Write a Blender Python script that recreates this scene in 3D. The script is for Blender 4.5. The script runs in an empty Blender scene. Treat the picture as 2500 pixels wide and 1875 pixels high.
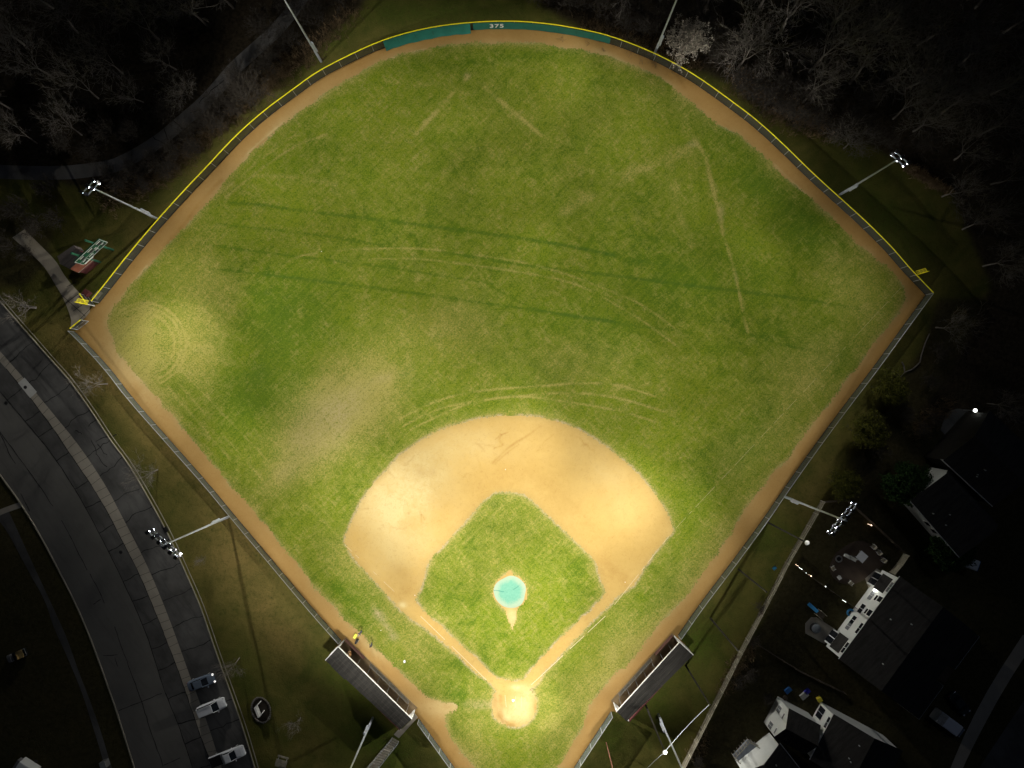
import bpy, math, random
import numpy as np
from mathutils import Vector, Matrix, Euler
R_ = math.radians
random.seed(7); rng = np.random.default_rng(7)
SC = bpy.context.scene
COL = SC.collection

# ------------------------------------------------------------------ camera
CAM_H, FOC = 121.0, 1250/0.72          # metres above the field; focal length in photo pixels
cam = bpy.data.cameras.new('camera'); cam.sensor_width = 36; cam.lens = 25.0
cam.clip_start = 1; cam.clip_end = 3000
camo = bpy.data.objects.new('camera', cam); COL.objects.link(camo)
camo.location = (0, 0, CAM_H); camo.rotation_euler = (0.01008, 0.00634, 0)
SC.camera = camo
_M = np.array(Euler((0.01008, 0.00634, 0)).to_matrix())
def W(px, py, z=0.0):
    d = _M @ np.array([px-1250.0, -(py-937.5), -FOC]); t = (z-CAM_H)/d[2]
    return (float(d[0]*t), float(d[1]*t))
def W3(px, py, z=0.0):
    a = W(px, py, z); return (a[0], a[1], z)

# ------------------------------------------------------------------ world, moonlight, exposure
wd = bpy.data.worlds.new('World'); SC.world = wd; wd.use_nodes = True
_t = wd.node_tree; _t.nodes.clear()
_sky = _t.nodes.new('ShaderNodeTexSky'); _sky.sky_type = 'NISHITA'; _sky.sun_disc = False
_sky.sun_elevation = R_(55); _sky.sun_rotation = R_(150)
_bg = _t.nodes.new('ShaderNodeBackground'); _bg.inputs[1].default_value = 0.0004
_o = _t.nodes.new('ShaderNodeOutputWorld')
_t.links.new(_sky.outputs[0], _bg.inputs[0]); _t.links.new(_bg.outputs[0], _o.inputs[0])
sl = bpy.data.lights.new('moon', 'SUN'); sl.energy = 0.08; sl.angle = R_(0.5); sl.color = (.62, .74, 1)
so = bpy.data.objects.new('moon', sl); COL.objects.link(so); so.rotation_euler = (R_(35), 0, R_(150))
SC.view_settings.view_transform = 'Standard'; SC.view_settings.look = 'None'
SC.view_settings.exposure = 0; SC.view_settings.gamma = 1; SC.view_settings.use_curve_mapping = False
SC.cycles.max_bounces = 6; SC.cycles.transparent_max_bounces = 12
SC.cycles.sample_clamp_indirect = 3

# ------------------------------------------------------------------ shader helpers
def newmat(name):
    m = bpy.data.materials.new(name); m.use_nodes = True; t = m.node_tree; t.nodes.clear()
    return m, t
def nd(t, typ, **kw):
    n = t.nodes.new(typ)
    for k, v in kw.items():
        if k.startswith('_'): setattr(n, k[1:], v); continue
        s = n.inputs[int(k[1:])] if (k[0] == 'i' and k[1:].isdigit()) else n.inputs[k.replace('__', ' ')]
        if isinstance(v, bpy.types.NodeSocket): t.links.new(v, s)
        else: s.default_value = v
    return n
def ma(t, op, a, b=0.0, c=None, clamp=False):
    n = t.nodes.new('ShaderNodeMath'); n.operation = op; n.use_clamp = clamp
    for i, v in enumerate((a, b) if c is None else (a, b, c)):
        if isinstance(v, bpy.types.NodeSocket): t.links.new(v, n.inputs[i])
        else: n.inputs[i].default_value = v
    return n.outputs[0]
def c4(c): return (c[0], c[1], c[2], 1.0)
def mixc(t, f, a, b):
    n = t.nodes.new('ShaderNodeMix'); n.data_type = 'RGBA'
    for i, v in ((0, f), (6, a), (7, b)):
        if isinstance(v, bpy.types.NodeSocket): t.links.new(v, n.inputs[i])
        else: n.inputs[i].default_value = v if i == 0 else c4(v)
    return n.outputs[2]
def pos(t): return t.nodes.new('ShaderNodeNewGeometry').outputs['Position']
def noise(t, vec, scale, detail=4, rough=.6, dist=0.0):
    return nd(t, 'ShaderNodeTexNoise', Vector=vec, Scale=scale, Detail=detail, Roughness=rough, Distortion=dist).outputs[0]
def mapr(t, v, a, b, c=0.0, d=1.0):
    return nd(t, 'ShaderNodeMapRange', Value=v, i1=a, i2=b, i3=c, i4=d).outputs[0]
def stretch(t, vec, rot, sx, sy):
    return nd(t, 'ShaderNodeMapping', _vector_type='TEXTURE', Vector=vec, Rotation=(0, 0, rot), Scale=(1/sx, 1/sy, 1)).outputs[0]
def finish(t, col, rough=.9, spec=.2, metal=0.0, bump=None, bstr=.3, bdist=.03, emis=None, estr=0.0):
    b = nd(t, 'ShaderNodeBsdfPrincipled')
    for k, v in (('Base Color', col), ('Roughness', rough), ('Metallic', metal), ('Specular IOR Level', spec)):
        if isinstance(v, bpy.types.NodeSocket): t.links.new(v, b.inputs[k])
        else: b.inputs[k].default_value = c4(v) if k == 'Base Color' else v
    if emis is not None:
        b.inputs['Emission Color'].default_value = c4(emis); b.inputs['Emission Strength'].default_value = estr
    if bump is not None:
        bp = nd(t, 'ShaderNodeBump', Height=bump, Strength=bstr, Distance=bdist)
        t.links.new(bp.outputs[0], b.inputs['Normal'])
    o = t.nodes.new('ShaderNodeOutputMaterial'); t.links.new(b.outputs[0], o.inputs[0])
    return b
def simple(name, col, rough=.7, spec=.3, metal=0.0, var=.25, scale=1.5, emis=None, estr=0.0):
    m, t = newmat(name); p = pos(t)
    n = noise(t, p, scale, 5, .65)
    a = tuple(min(1, c*(1+var)) for c in col); b = tuple(c*(1-var) for c in col)
    finish(t, mixc(t, mapr(t, n, .3, .7), b, a), rough, spec, metal, emis=emis, estr=estr)
    return m

# ------------------------------------------------------------------ materials
def turf_mat():
    m, t = newmat('turf'); p = pos(t)
    at = nd(t, 'ShaderNodeAttribute', _attribute_name='mask')
    sp = nd(t, 'ShaderNodeSeparateColor', Color=at.outputs['Color'])
    dry, deepgreen, bare = sp.outputs[0], sp.outputs[1], sp.outputs[2]
    big = noise(t, p, .055, 3, .55); mid = noise(t, p, .33, 5, .68, .6)
    sa = noise(t, stretch(t, p, .75, .45, 1.6), 1.3, 4, .7); sb = noise(t, stretch(t, p, -.8, .45, 1.7), 1.1, 4, .7)
    fine = noise(t, p, 4.2, 3, .75); tuft = noise(t, p, 1.9, 4, .75, .8)
    md2 = noise(t, p, .8, 5, .7, .8); g = mixc(t, mapr(t, ma(t, 'ADD', ma(t, 'MULTIPLY', mid, .5), ma(t, 'MULTIPLY', md2, .5)), .40, .60), (.058, .116, .003), (.134, .174, .006))
    g = mixc(t, mapr(t, big, .38, .62), g, mixc(t, mapr(t, tuft, .35, .65), (.088, .148, .004), (.164, .194, .009)))
    g = mixc(t, ma(t, 'MULTIPLY', deepgreen, .7), g, (.052, .112, .012))
    d = ma(t, 'MULTIPLY', mapr(t, ma(t, 'ADD', ma(t, 'MULTIPLY', sa, .5), ma(t, 'MULTIPLY', sb, .5)), .44, .60), mapr(t, mid, .36, .62))
    d = ma(t, 'MULTIPLY', d, .62)
    d2 = ma(t, 'MULTIPLY', dry, mapr(t, ma(t, 'ADD', ma(t, 'MULTIPLY', tuft, .5), ma(t, 'MULTIPLY', fine, .5)), .33, .62, .35, 1.15))
    d = ma(t, 'ADD', ma(t, 'ADD', d, d2), mapr(t, fine, .50, .70, 0, .42), clamp=True)
    d = ma(t, 'SUBTRACT', d, ma(t, 'MULTIPLY', deepgreen, .35), clamp=True)
    col = mixc(t, ma(t, 'MULTIPLY', d, .9), g, mixc(t, mid, (.285, .245, .05), (.36, .305, .105)))
    dk = mapr(t, ma(t, 'MULTIPLY', mapr(t, fine, .34, .54, 1, 0), mapr(t, tuft, .38, .62, 1, .3)), 0, 1, 0, .7)
    col = mixc(t, dk, col, (.045, .085, .010))
    bf = ma(t, 'MULTIPLY', bare, mapr(t, ma(t, 'ADD', tuft, ma(t, 'MULTIPLY', fine, .5)), .55, .85), clamp=True)
    mow = noise(t, stretch(t, p, .80, .14, 2.2), 1.0, 4, .65); col = mixc(t, mapr(t, mow, .50, .66, 0, .26), col, (.190, .190, .030)); col = mixc(t, mapr(t, mow, .34, .48, .26, 0), col, (.050, .098, .005))
    gr = noise(t, p, 3.1, 3, .85); col = mixc(t, mapr(t, gr, .56, .74, 0, .5), col, (.205, .205, .030)); col = mixc(t, mapr(t, gr, .26, .44, .55, 0), col, (.040, .080, .004))
    col = mixc(t, bf, col, (.34, .27, .15))
    finish(t, col, .95, .08, bump=ma(t, 'ADD', fine, tuft), bstr=.5, bdist=.05)
    return m
def clay_mat(name, lo, hi):
    m, t = newmat(name); p = pos(t)
    at = nd(t, 'ShaderNodeAttribute', _attribute_name='mask')
    sp = nd(t, 'ShaderNodeSeparateColor', Color=at.outputs['Color'])
    pale, damp_shade, weed = sp.outputs[0], sp.outputs[1], sp.outputs[2]
    big = noise(t, p, .12, 4, .6); mid = noise(t, p, .9, 5, .7, .4); fine = noise(t, p, 5.5, 4, .8)
    c = mixc(t, mapr(t, big, .35, .65), lo, hi)
    c = mixc(t, mapr(t, mid, .3, .72, 0, .3), c, (.32, .20, .065))
    pf = ma(t, 'MULTIPLY', pale, mapr(t, ma(t, 'ADD', ma(t, 'MULTIPLY', mid, .6), ma(t, 'MULTIPLY', big, .4)), .33, .55, .35, 1.1), clamp=True)
    c = mixc(t, pf, c, (.50, .40, .19))
    df = ma(t, 'MULTIPLY', damp_shade, mapr(t, mid, .3, .65, .45, 1.1), clamp=True)
    c = mixc(t, ma(t, 'MULTIPLY', df, .75), c, (.27, .145, .036))
    rk = noise(t, p, 2.2, 5, .75, 1.2)
    c = mixc(t, mapr(t, rk, .52, .72, 0, .38), c, (.24, .135, .045))
    c = mixc(t, mapr(t, rk, .28, .44, .25, 0), c, (.44, .31, .13))
    c = mixc(t, mapr(t, fine, .60, .78, 0, .4), c, (.46, .35, .18))
    c = mixc(t, mapr(t, fine, .22, .38, .3, 0), c, (.17, .09, .03))
    c = mixc(t, ma(t, 'MULTIPLY', weed, mapr(t, fine, .42, .6), clamp=True), c, (.22, .19, .085))
    finish(t, c, .97, .05, bump=ma(t, 'ADD', fine, mid), bstr=.35, bdist=.03)
    return m
def ground_mat():
    m, t = newmat('rough_lawn'); p = pos(t)
    at = nd(t, 'ShaderNodeAttribute', _attribute_name='mask')
    sp = nd(t, 'ShaderNodeSeparateColor', Color=at.outputs['Color'])
    dry, wood, green = sp.outputs[0], sp.outputs[1], sp.outputs[2]
    mid = noise(t, p, .22, 5, .7, .5); tuft = noise(t, p, 1.5, 5, .75, .6); fine = noise(t, p, 4.5, 3, .75)
    g = mixc(t, mapr(t, mid, .35, .65), (.070, .078, .016), (.125, .112, .028))
    g = mixc(t, ma(t, 'MULTIPLY', dry, mapr(t, ma(t, 'ADD', mid, tuft), .75, 1.2, .3, 1.1), clamp=True), g, (.21, .152, .050))
    g = mixc(t, ma(t, 'MULTIPLY', green, mapr(t, tuft, .35, .6, .3, 1), clamp=True), g, (.075, .115, .014))
    g = mixc(t, mapr(t, fine, .58, .72, 0, .35), g, (.20, .165, .075))
    g = mixc(t, mapr(t, ma(t, 'MULTIPLY', fine, tuft), .10, .22, .6, 0), g, (.030, .032, .010))
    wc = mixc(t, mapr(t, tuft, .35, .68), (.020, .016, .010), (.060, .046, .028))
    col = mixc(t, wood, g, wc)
    finish(t, col, .97, .06, bump=ma(t, 'ADD', fine, tuft), bstr=.6, bdist=.08)
    return m
def paved_mat(name, base, var, stain=.35, joint=None):
    m, t = newmat(name); p = pos(t)
    big = noise(t, p, .12, 4, .6); mid = noise(t, stretch(t, p, -.95, .22, 1.3), .8, 6, .7, .5); fine = noise(t, p, 5, 4, .8)
    lo = tuple(c*(1-var) for c in base); hi = tuple(c*(1+var) for c in base)
    c = mixc(t, mapr(t, big, .35, .65), lo, hi)
    c = mixc(t, mapr(t, mid, .5, .75, 0, stain), c, tuple(x*.45 for x in base))
    c = mixc(t, mapr(t, fine, .55, .75, 0, .3), c, tuple(min(1, x*1.5) for x in base))
    finish(t, c, .92, .15, bump=fine, bstr=.2, bdist=.02)
    return m
def chain_mat(name, col, cover):
    m, t = newmat(name)
    uv = nd(t, 'ShaderNodeUVMap').outputs[0]
    s = nd(t, 'ShaderNodeSeparateXYZ', Vector=uv)
    a = ma(t, 'FRACT', ma(t, 'MULTIPLY', ma(t, 'ADD', s.outputs[0], s.outputs[1]), 14.0))
    b = ma(t, 'FRACT', ma(t, 'MULTIPLY', ma(t, 'SUBTRACT', s.outputs[0], s.outputs[1]), 14.0))
    wd_ = 1-math.sqrt(1-cover)
    f = ma(t, 'MAXIMUM', ma(t, 'LESS_THAN', a, wd_), ma(t, 'LESS_THAN', b, wd_))
    bs = nd(t, 'ShaderNodeBsdfPrincipled', Roughness=.55, Metallic=.3); bs.inputs['Base Color'].default_value = c4(col)
    tr = nd(t, 'ShaderNodeBsdfTransparent')
    mx = nd(t, 'ShaderNodeMixShader', i0=f, i1=tr.outputs[0], i2=bs.outputs[0])
    o = t.nodes.new('ShaderNodeOutputMaterial'); t.links.new(mx.outputs[0], o.inputs[0])
    return m
def shingle_mat(name, col):
    m, t = newmat(name); p = pos(t)
    st = noise(t, stretch(t, p, .80, .35, 2.2), 1.0, 4, .6); fine = noise(t, p, 6, 4, .75); mid = noise(t, p, .5, 4, .6)
    c = mixc(t, mapr(t, st, .35, .7), tuple(x*.75 for x in col), tuple(x*1.35 for x in col))
    c = mixc(t, mapr(t, fine, .5, .75, 0, .5), c, tuple(x*1.7 for x in col))
    c = mixc(t, mapr(t, mid, .55, .75, 0, .4), c, tuple(x*.5 for x in col))
    finish(t, c, .9, .2, bump=fine, bstr=.4, bdist=.03)
    return m
M = {}
M['turf'] = turf_mat(); M['clay'] = clay_mat('clay', (.405, .270, .083), (.445, .306, .102)); M['track'] = clay_mat('track_clay', (.330, .198, .066), (.385, .240, .086)); M['ground'] = ground_mat()
M['road'] = paved_mat('road_concrete', (.145, .14, .13), .12, .3)
M['lot'] = paved_mat('old_asphalt', (.10, .098, .095), .38, .75)
M['walk'] = paved_mat('sidewalk_concrete', (.34, .31, .26), .12, .25)
M['palewalk'] = paved_mat('pale_concrete', (.43, .38, .30), .14, .3)
M['kerb'] = paved_mat('kerb_concrete', (.30, .28, .22), .15, .3)
M['gravel'] = paved_mat('gravel', (.13, .125, .12), .2, .35)
M['brick'] = paved_mat('patio_brick', (.075, .055, .042), .2, .35)
M['duggfloor'] = paved_mat('dugout_floor', (.23, .165, .09), .15, .4)
M['crack'] = simple('tar', (.018, .018, .018), .8, .2)
M['chalk'] = simple('chalk', (.52, .43, .27), .95, .1, var=.2, scale=6)
M['galv'] = simple('galvanised', (.42, .44, .45), .5, .5, .5, .15)
M['darksteel'] = simple('dark_steel', (.13, .13, .125), .6, .4, .3)
M['polesteel'] = simple('pole_steel', (.52, .56, .63), .45, .5, .35, .12)
M['black'] = simple('black_paint', (.015, .015, .016), .5, .4)
M['yellow'] = simple('yellow_vinyl', (.95, .85, .015), .5, .4, var=.06)
M['chain'] = chain_mat('chain_link', (.115, .14, .125), .55)
M['chain_dark'] = chain_mat('chain_link_dark', (.06, .068, .064), .62)
M['ymesh'] = chain_mat('yellow_mesh', (.62, .54, .04), .6)
M['wood'] = simple('weathered_wood', (.30, .275, .21), .85, .2, var=.3, scale=3)
M['darkwood'] = simple('dark_wood', (.075, .06, .045), .85, .2, var=.3, scale=3)
M['white'] = simple('white_paint', (.78, .78, .76), .5, .4, var=.05)
M['siding'] = simple('white_siding', (.72, .74, .72), .6, .3, var=.06, scale=.6)
M['roof'] = shingle_mat('dark_shingle', (.035, .033, .030))
M['seam'] = shingle_mat('roof_seam', (.05, .045, .038))
M['houseroof'] = shingle_mat('house_shingle', (.034, .032, .03))
M['shedroof'] = shingle_mat('red_shingle', (.21, .075, .045))
M['shedgrey'] = shingle_mat('grey_shingle', (.14, .12, .11))
M['maroon'] = simple('maroon_paint', (.12, .035, .035), .7, .3)
M['oxblood'] = simple('oxblood_pad', (.075, .035, .03), .7, .3)
M['glass'] = simple('window_glass', (.012, .015, .02), .12, .6, var=.1)
M['blind'] = simple('window_blind', (.16, .17, .18), .6, .3, var=.15)
M['teal'] = simple('teal_vinyl', (.018, .165, .13), .6, .35, var=.12, scale=.8)
M['green'] = simple('green_board', (.006, .075, .036), .6, .3, var=.12)
M['greenpost'] = simple('green_post', (.025, .13, .075), .5, .4)
M['bark'] = simple('bark', (.165, .148, .13), .9, .15, var=.3, scale=3)
M['barkdark'] = simple('dark_bark', (.062, .053, .044), .9, .15, var=.3, scale=3)
M['brush'] = simple('dry_brush', (.19, .135, .075), .95, .1, var=.45, scale=.7)
M['leafy'] = simple('leaf_yellowgreen', (.085, .088, .010), .8, .2, var=.45, scale=1.2)
M['leafdark'] = simple('leaf_dark', (.025, .06, .012), .8, .2, var=.4)
M['blossom'] = simple('blossom', (.46, .41, .34), .85, .2, var=.25)
M['tarpole'] = simple('tarred_pole', (.022, .020, .017), .85, .2)
M['lens'] = simple('lamp_lens', (.9, .92, 1), .3, .4, emis=(.86, .9, 1), estr=22)
M['yardglobe'] = simple('yard_globe', (.9, .9, .9), .3, .4, emis=(.95, 1, .92), estr=5)
M['lampwarm'] = simple('lamp_warm', (.9, .8, .6), .3, .4, emis=(1, .72, .5), estr=4)
M['lampwhite'] = simple('lamp_white', (.9, .9, .9), .3, .4, emis=(.95, 1, .92), estr=5)

# ------------------------------------------------------------------ mesh helpers
def tag(o, label=None, cat=None, group=None, kind=None):
    if label: o['label'] = label
    if cat: o['category'] = cat
    if group: o['group'] = group
    if kind: o['kind'] = kind
    return o
def link(o, parent=None):
    COL.objects.link(o)
    if parent is not None:
        o.parent = parent; o.location = -Vector(parent.location) if parent.get('_w', 1) else (0, 0, 0)
    return o
def empty(name, loc=(0, 0, 0), label=None, cat=None, group=None, world=True):
    o = bpy.data.objects.new(name, None); o.empty_display_size = .3; COL.objects.link(o); o.location = loc
    o['_w'] = 1 if world else 0
    return tag(o, label, cat, group)
class MB:
    def __init__(s): s.v = []; s.f = []; s.mi = []; s.uv = {}; s.smooth = False
    def add(s, vs, fs, mi=0):
        b = len(s.v); s.v.extend([tuple(x) for x in vs])
        for f in fs: s.f.append(tuple(b+i for i in f)); s.mi.append(mi)
        return s
    def obox(s, o, u, v, w, mi=0):
        o, u, v, w = map(Vector, (o, u, v, w))
        p = [o, o+u, o+u+v, o+v, o+w, o+u+w, o+u+v+w, o+v+w]
        if u.cross(v).dot(w) < 0: F = [(0,1,2,3),(4,7,6,5),(0,4,5,1),(1,5,6,2),(2,6,7,3),(3,7,4,0)]
        else: F = [(3,2,1,0),(5,6,7,4),(1,5,4,0),(2,6,5,1),(3,7,6,2),(0,4,7,3)]
        return s.add(p, F, mi)
    def box(s, c, size, rz=0, mi=0):
        c = Vector(c); m = Matrix.Rotation(rz, 3, 'Z')
        u, v, w = m @ Vector((size[0], 0, 0)), m @ Vector((0, size[1], 0)), Vector((0, 0, size[2]))
        return s.obox(c-u/2-v/2-w/2, u, v, w, mi)
    def tube(s, a, b, r0, r1=None, n=8, mi=0, cap=True):
        a, b = Vector(a), Vector(b); r1 = r0 if r1 is None else r1; d = (b-a)
        if d.length < 1e-6: return s
        d.normalize(); x = d.orthogonal().normalized(); y = d.cross(x)
        vs = []
        for c, r in ((a, r0), (b, r1)):
            for i in range(n):
                t = 2*math.pi*i/n; vs.append(c+x*(r*math.cos(t))+y*(r*math.sin(t)))
        fs = [(i, (i+1) % n, n+(i+1) % n, n+i) for i in range(n)]
        if cap: fs += [tuple(range(n))[::-1], tuple(range(n, 2*n))]
        return s.add(vs, fs, mi)
    def path(s, pts, r, n=6, mi=0):
        for a, b in zip(pts[:-1], pts[1:]): s.tube(a, b, r, r, n, mi)
        return s
    def prism(s, poly, z0, z1, mi=0):
        n = len(poly)
        ar = sum(poly[i][0]*poly[(i+1) % n][1]-poly[(i+1) % n][0]*poly[i][1] for i in range(n))
        if ar < 0: poly = poly[::-1]
        vs = [(x, y, z0) for x, y in poly]+[(x, y, z1) for x, y in poly]
        fs = [tuple(range(n))[::-1], tuple(range(n, 2*n))]+[(i, (i+1) % n, n+(i+1) % n, n+i) for i in range(n)]
        return s.add(vs, fs, mi)
    def quaduv(s, pts, uvs, mi=0):
        s.uv[len(s.f)] = uvs; return s.add(pts, [tuple(range(len(pts)))], mi)
    def ball(s, c, r, nu=10, nv=6, mi=0, sz=1.0):
        c = Vector(c); vs = [c+Vector((0, 0, r*sz))]
        for j in range(1, nv):
            p = math.pi*j/nv
            for i in range(nu):
                t = 2*math.pi*i/nu; vs.append(c+Vector((r*math.sin(p)*math.cos(t), r*math.sin(p)*math.sin(t), r*sz*math.cos(p))))
        vs.append(c-Vector((0, 0, r*sz))); fs = []
        for i in range(nu): fs.append((0, 1+i, 1+(i+1) % nu))
        for j in range(nv-2):
            for i in range(nu):
                a = 1+j*nu; fs.append((a+i, a+nu+i, a+nu+(i+1) % nu, a+(i+1) % nu))
        a = 1+(nv-2)*nu; L = len(vs)-1
        for i in range(nu): fs.append((a+i, L, a+(i+1) % nu))
        return s.add(vs, fs, mi)
    def mesh(s, name, mats):
        me = bpy.data.meshes.new(name); me.from_pydata(s.v, [], s.f)
        if not isinstance(mats, (list, tuple)): mats = [mats]
        for m in mats: me.materials.append(m)
        if len(mats) > 1: me.polygons.foreach_set('material_index', s.mi)
        if s.uv:
            ul = me.uv_layers.new(name='UVMap')
            for fi, uvs in s.uv.items():
                for li, c in zip(me.polygons[fi].loop_indices, uvs): ul.data[li].uv = c
        if s.smooth: me.polygons.foreach_set('use_smooth', [True]*len(me.polygons))
        me.update(); return me
    def build(s, name, mats, parent=None):
        o = bpy.data.objects.new(name, s.mesh(name, mats)); return link(o, parent)
def copy_tree(o, parent=None):
    c = o.copy(); COL.objects.link(c)
    if parent is not None: c.parent = parent
    for ch in o.children: copy_tree(ch, c)
    return c
def resample(pts, step):
    P = np.array(pts, float); L = np.r_[0, np.cumsum(np.linalg.norm(np.diff(P, axis=0), axis=1))]
    n = max(1, int(round(L[-1]/step))); t = np.linspace(0, L[-1], n+1)
    return np.c_[np.interp(t, L, P[:, 0]), np.interp(t, L, P[:, 1])], t
def smoothline(pts, it=2):
    P = np.array(pts, float)
    for _ in range(it):
        q = .75*P[:-1]+.25*P[1:]; r = .25*P[:-1]+.75*P[1:]
        P = np.vstack([P[:1], np.stack([q, r], 1).reshape(-1, 2)[1:-1], P[-1:]])
    return P
def Wl(pts, z=0.0): return [W(x, y, z) for x, y in pts]

# ------------------------------------------------------------------ outlines (photo pixels, turned into ground points)
FENCE_H = 2.4
OF_TOP = [(222,735),(264.7,682),(309,625),(385,535),(463,450),(500,412),(576.5,329),(650,265),(715,218),(770,177),(835,142.6),(932,97),(1041,67),(1150,53.5),(1250,50.6),(1338,57),(1426,72),(1494,88),(1597,128),(1691,178),(1779,241),(1850,294),(1923.5,362),(1982,420.6),(2050,482),(2109,535),(2176.5,601.5),(2217.6,650),(2237,670.6),(2279.4,714.7)]
OF = smoothline(Wl(OF_TOP, FENCE_H), 2)
LH = 1.9
LF1 = Wl([(165,808),(176,817),(253,898),(306,969),(406,1082),(500,1188),(559,1260),(650,1368),(747,1484),(826,1573)], LH)
LF2 = Wl([(1019,1768),(1060,1824),(1097,1875),(1150,1950)], LH)
RH = 2.2
RF1 = Wl([(2279.4,716),(2217.6,800),(2144,902),(2067.6,1001),(1982,1117.6),(1917.6,1209),(1873.5,1275),(1791,1387),(1715,1487),(1663,1562)], RH)
RF2 = Wl([(1495.6,1752),(1414.7,1875),(1368,1950)], RH)
TURF_IN = [(244,775),(267.6,812),(288,862),(323.5,906),(350,935),(382,967.6),(447,1047),(515,1129),(588,1212),(650,1282),(729,1387),(782,1446),(850,1519),(912,1578),(982,1643),(1041,1699),(1070.6,1713.5),(1115,1716),(1121,1725),(1112,1735),(1085,1742),(1082,1763.5),(1117.6,1822),(1159,1875),(1190,1920),(1330,1920),(1362,1875),(1379,1846),(1418,1787),(1432,1752),(1441,1719),(1485,1666),(1547,1605),(1603,1534),(1662,1472),(1718,1402),(1850,1206),(1903,1144),(1947,1088),(2015,988),(2088,900),(2094,897),(2150,820.6),(2191,767.6),(2209,732),(2206,700),(2182,667.6),(2129,620.6),(2076.5,576),(2017.6,515),(1938,450),(1897,414),(1823.5,341),(1765,306),(1691,253),(1647,215),(1597,179),(1500,141),(1368,112),(1250,101),(1129,103),(1041,118),(947,141),(865,185),(782,232),(726.5,276.5),(659,335),(600,388),(544,456),(441,567.6),(353,656),(279,744),(262,782)]
TURF_IN = TURF_IN[2:-1]+[(268,765),(262,785),(268,812)]
def Z1(x, y): return (800+x*.4069, 980+y*.4069)
INF_OUT = [Z1(*p) for p in [(95,840),(130,745),(190,620),(260,510),(350,410),(450,310),(560,230),(700,160),(860,112),(1000,90),(1150,85),(1280,95),(1420,130),(1560,195),(1700,290),(1830,400),(1930,510),(2000,610),(2050,700),(2078,775),(2040,820),(1960,905),(1860,1060),(1840,1095),(1720,1190),(1560,1350),(1400,1520),(1260,1659)]]
INF_OUT += [(1330,1644),(1313,1672)]
_hc = (1255,1722)
INF_OUT += [(_hc[0]+56*math.cos(a), _hc[1]+53*math.sin(a)) for a in np.linspace(-.85, math.pi+.75, 22)]
INF_OUT += [(1196,1668),(1172,1650)]+[Z1(*p) for p in [(900,1640),(760,1500),(600,1370),(480,1290),(430,1245),(400,1205),(300,1100),(200,990),(130,900)]]
INF_IN = [Z1(*p) for p in [(1000,545),(1060,538),(1130,540),(1190,560),(1270,635),(1400,755),(1540,890),(1610,960),(1622,1010),(1640,1080),(1670,1130),(1660,1160),(1620,1215),(1480,1340),(1340,1480),(1250,1575),(1200,1640)]]
INF_IN += [(1278,1660),(1255,1664),(1232,1660)]+[Z1(*p) for p in [(1000,1650),(960,1610),(840,1490),(700,1370),(580,1265),(525,1195),(540,1150),(580,1080),(590,1010),(610,950),(700,860),(840,700),(940,595)]]
MOUND_C = (1245.5,1445)
MOUND = [(MOUND_C[0]+43*math.cos(a), MOUND_C[1]+44*math.sin(a)) for a in np.linspace(-math.pi*1.5+.42, math.pi*.5-.42, 24)]
MOUND = [(1239,1397),(1248,1394)]+[(MOUND_C[0]+42*math.cos(a), MOUND_C[1]+43*math.sin(a)) for a in np.linspace(-1.35, 1.05, 12)]+[(1262,1492),(1259,1515),(1250,1538),(1241,1515),(1236,1494)]+[(MOUND_C[0]+42*math.cos(a), MOUND_C[1]+43*math.sin(a)) for a in np.linspace(2.1, 4.45, 12)]

# ------------------------------------------------------------------ field sheets on one 0.2 m grid
GX0, GX1, GY0, GY1, GS = -80.0, 76.0, -70.0, 66.0, 0.2
nx, ny = int((GX1-GX0)/GS), int((GY1-GY0)/GS)
xc = GX0+(np.arange(nx)+.5)*GS; yc = GY0+(np.arange(ny)+.5)*GS
XC, YC = np.meshgrid(xc, yc)
def lowfreq(shape, cells, amp, seed):
    r = np.random.default_rng(seed); g = r.standard_normal((shape[0]//cells+3, shape[1]//cells+3))
    yi = np.arange(shape[0])/cells; xi = np.arange(shape[1])/cells
    y0 = yi.astype(int); x0 = xi.astype(int); fy = (yi-y0)[:, None]; fx = (xi-x0)[None]
    fy = fy*fy*(3-2*fy); fx = fx*fx*(3-2*fx)
    return amp*((g[np.ix_(y0, x0)]*(1-fx)+g[np.ix_(y0, x0+1)]*fx)*(1-fy)+(g[np.ix_(y0+1, x0)]*(1-fx)+g[np.ix_(y0+1, x0+1)]*fx)*fy)
def inside(poly, X, Y):
    P = np.array(poly, float); out = np.zeros(X.shape, bool)
    x0, y0 = P.min(0); x1, y1 = P.max(0)
    sel = (X >= x0) & (X <= x1) & (Y >= y0) & (Y <= y1); x = X[sel]; y = Y[sel]; r = np.zeros(x.shape, bool)
    for (ax, ay), (bx, by) in zip(P, np.roll(P, -1, 0)):
        if ay == by: continue
        c = ((ay > y) != (by > y)); r ^= c & (x < (bx-ax)*(y-ay)/(by-ay)+ax)
    out[sel] = r; return out
JX = lowfreq(XC.shape, 6, .10, 1)+rng.normal(0, .10, XC.shape)
JY = lowfreq(XC.shape, 6, .10, 2)+rng.normal(0, .10, XC.shape)
fieldpoly = [tuple(p) for p in OF]+RF1[1:]+[W(1663,1562,0), W(1692,1601,3), W(1528,1760,3)]+RF2+[W(1330,1960), W(1190,1960)]+LF2[::-1]+[W(981,1781,3), W(795,1613,3)]+LF1[::-1]+[W(209,774), W(222,752)]
LAB = np.zeros(XC.shape, np.int8)
XJ, YJ = XC+JX, YC+JY
LAB[inside(fieldpoly, XC, YC)] = 2
LAB[inside(smoothline(Wl(TURF_IN), 1), XJ+lowfreq(XC.shape, 14, .18, 5), YJ+lowfreq(XC.shape, 14, .18, 6)) & (LAB > 0)] = 1
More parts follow.
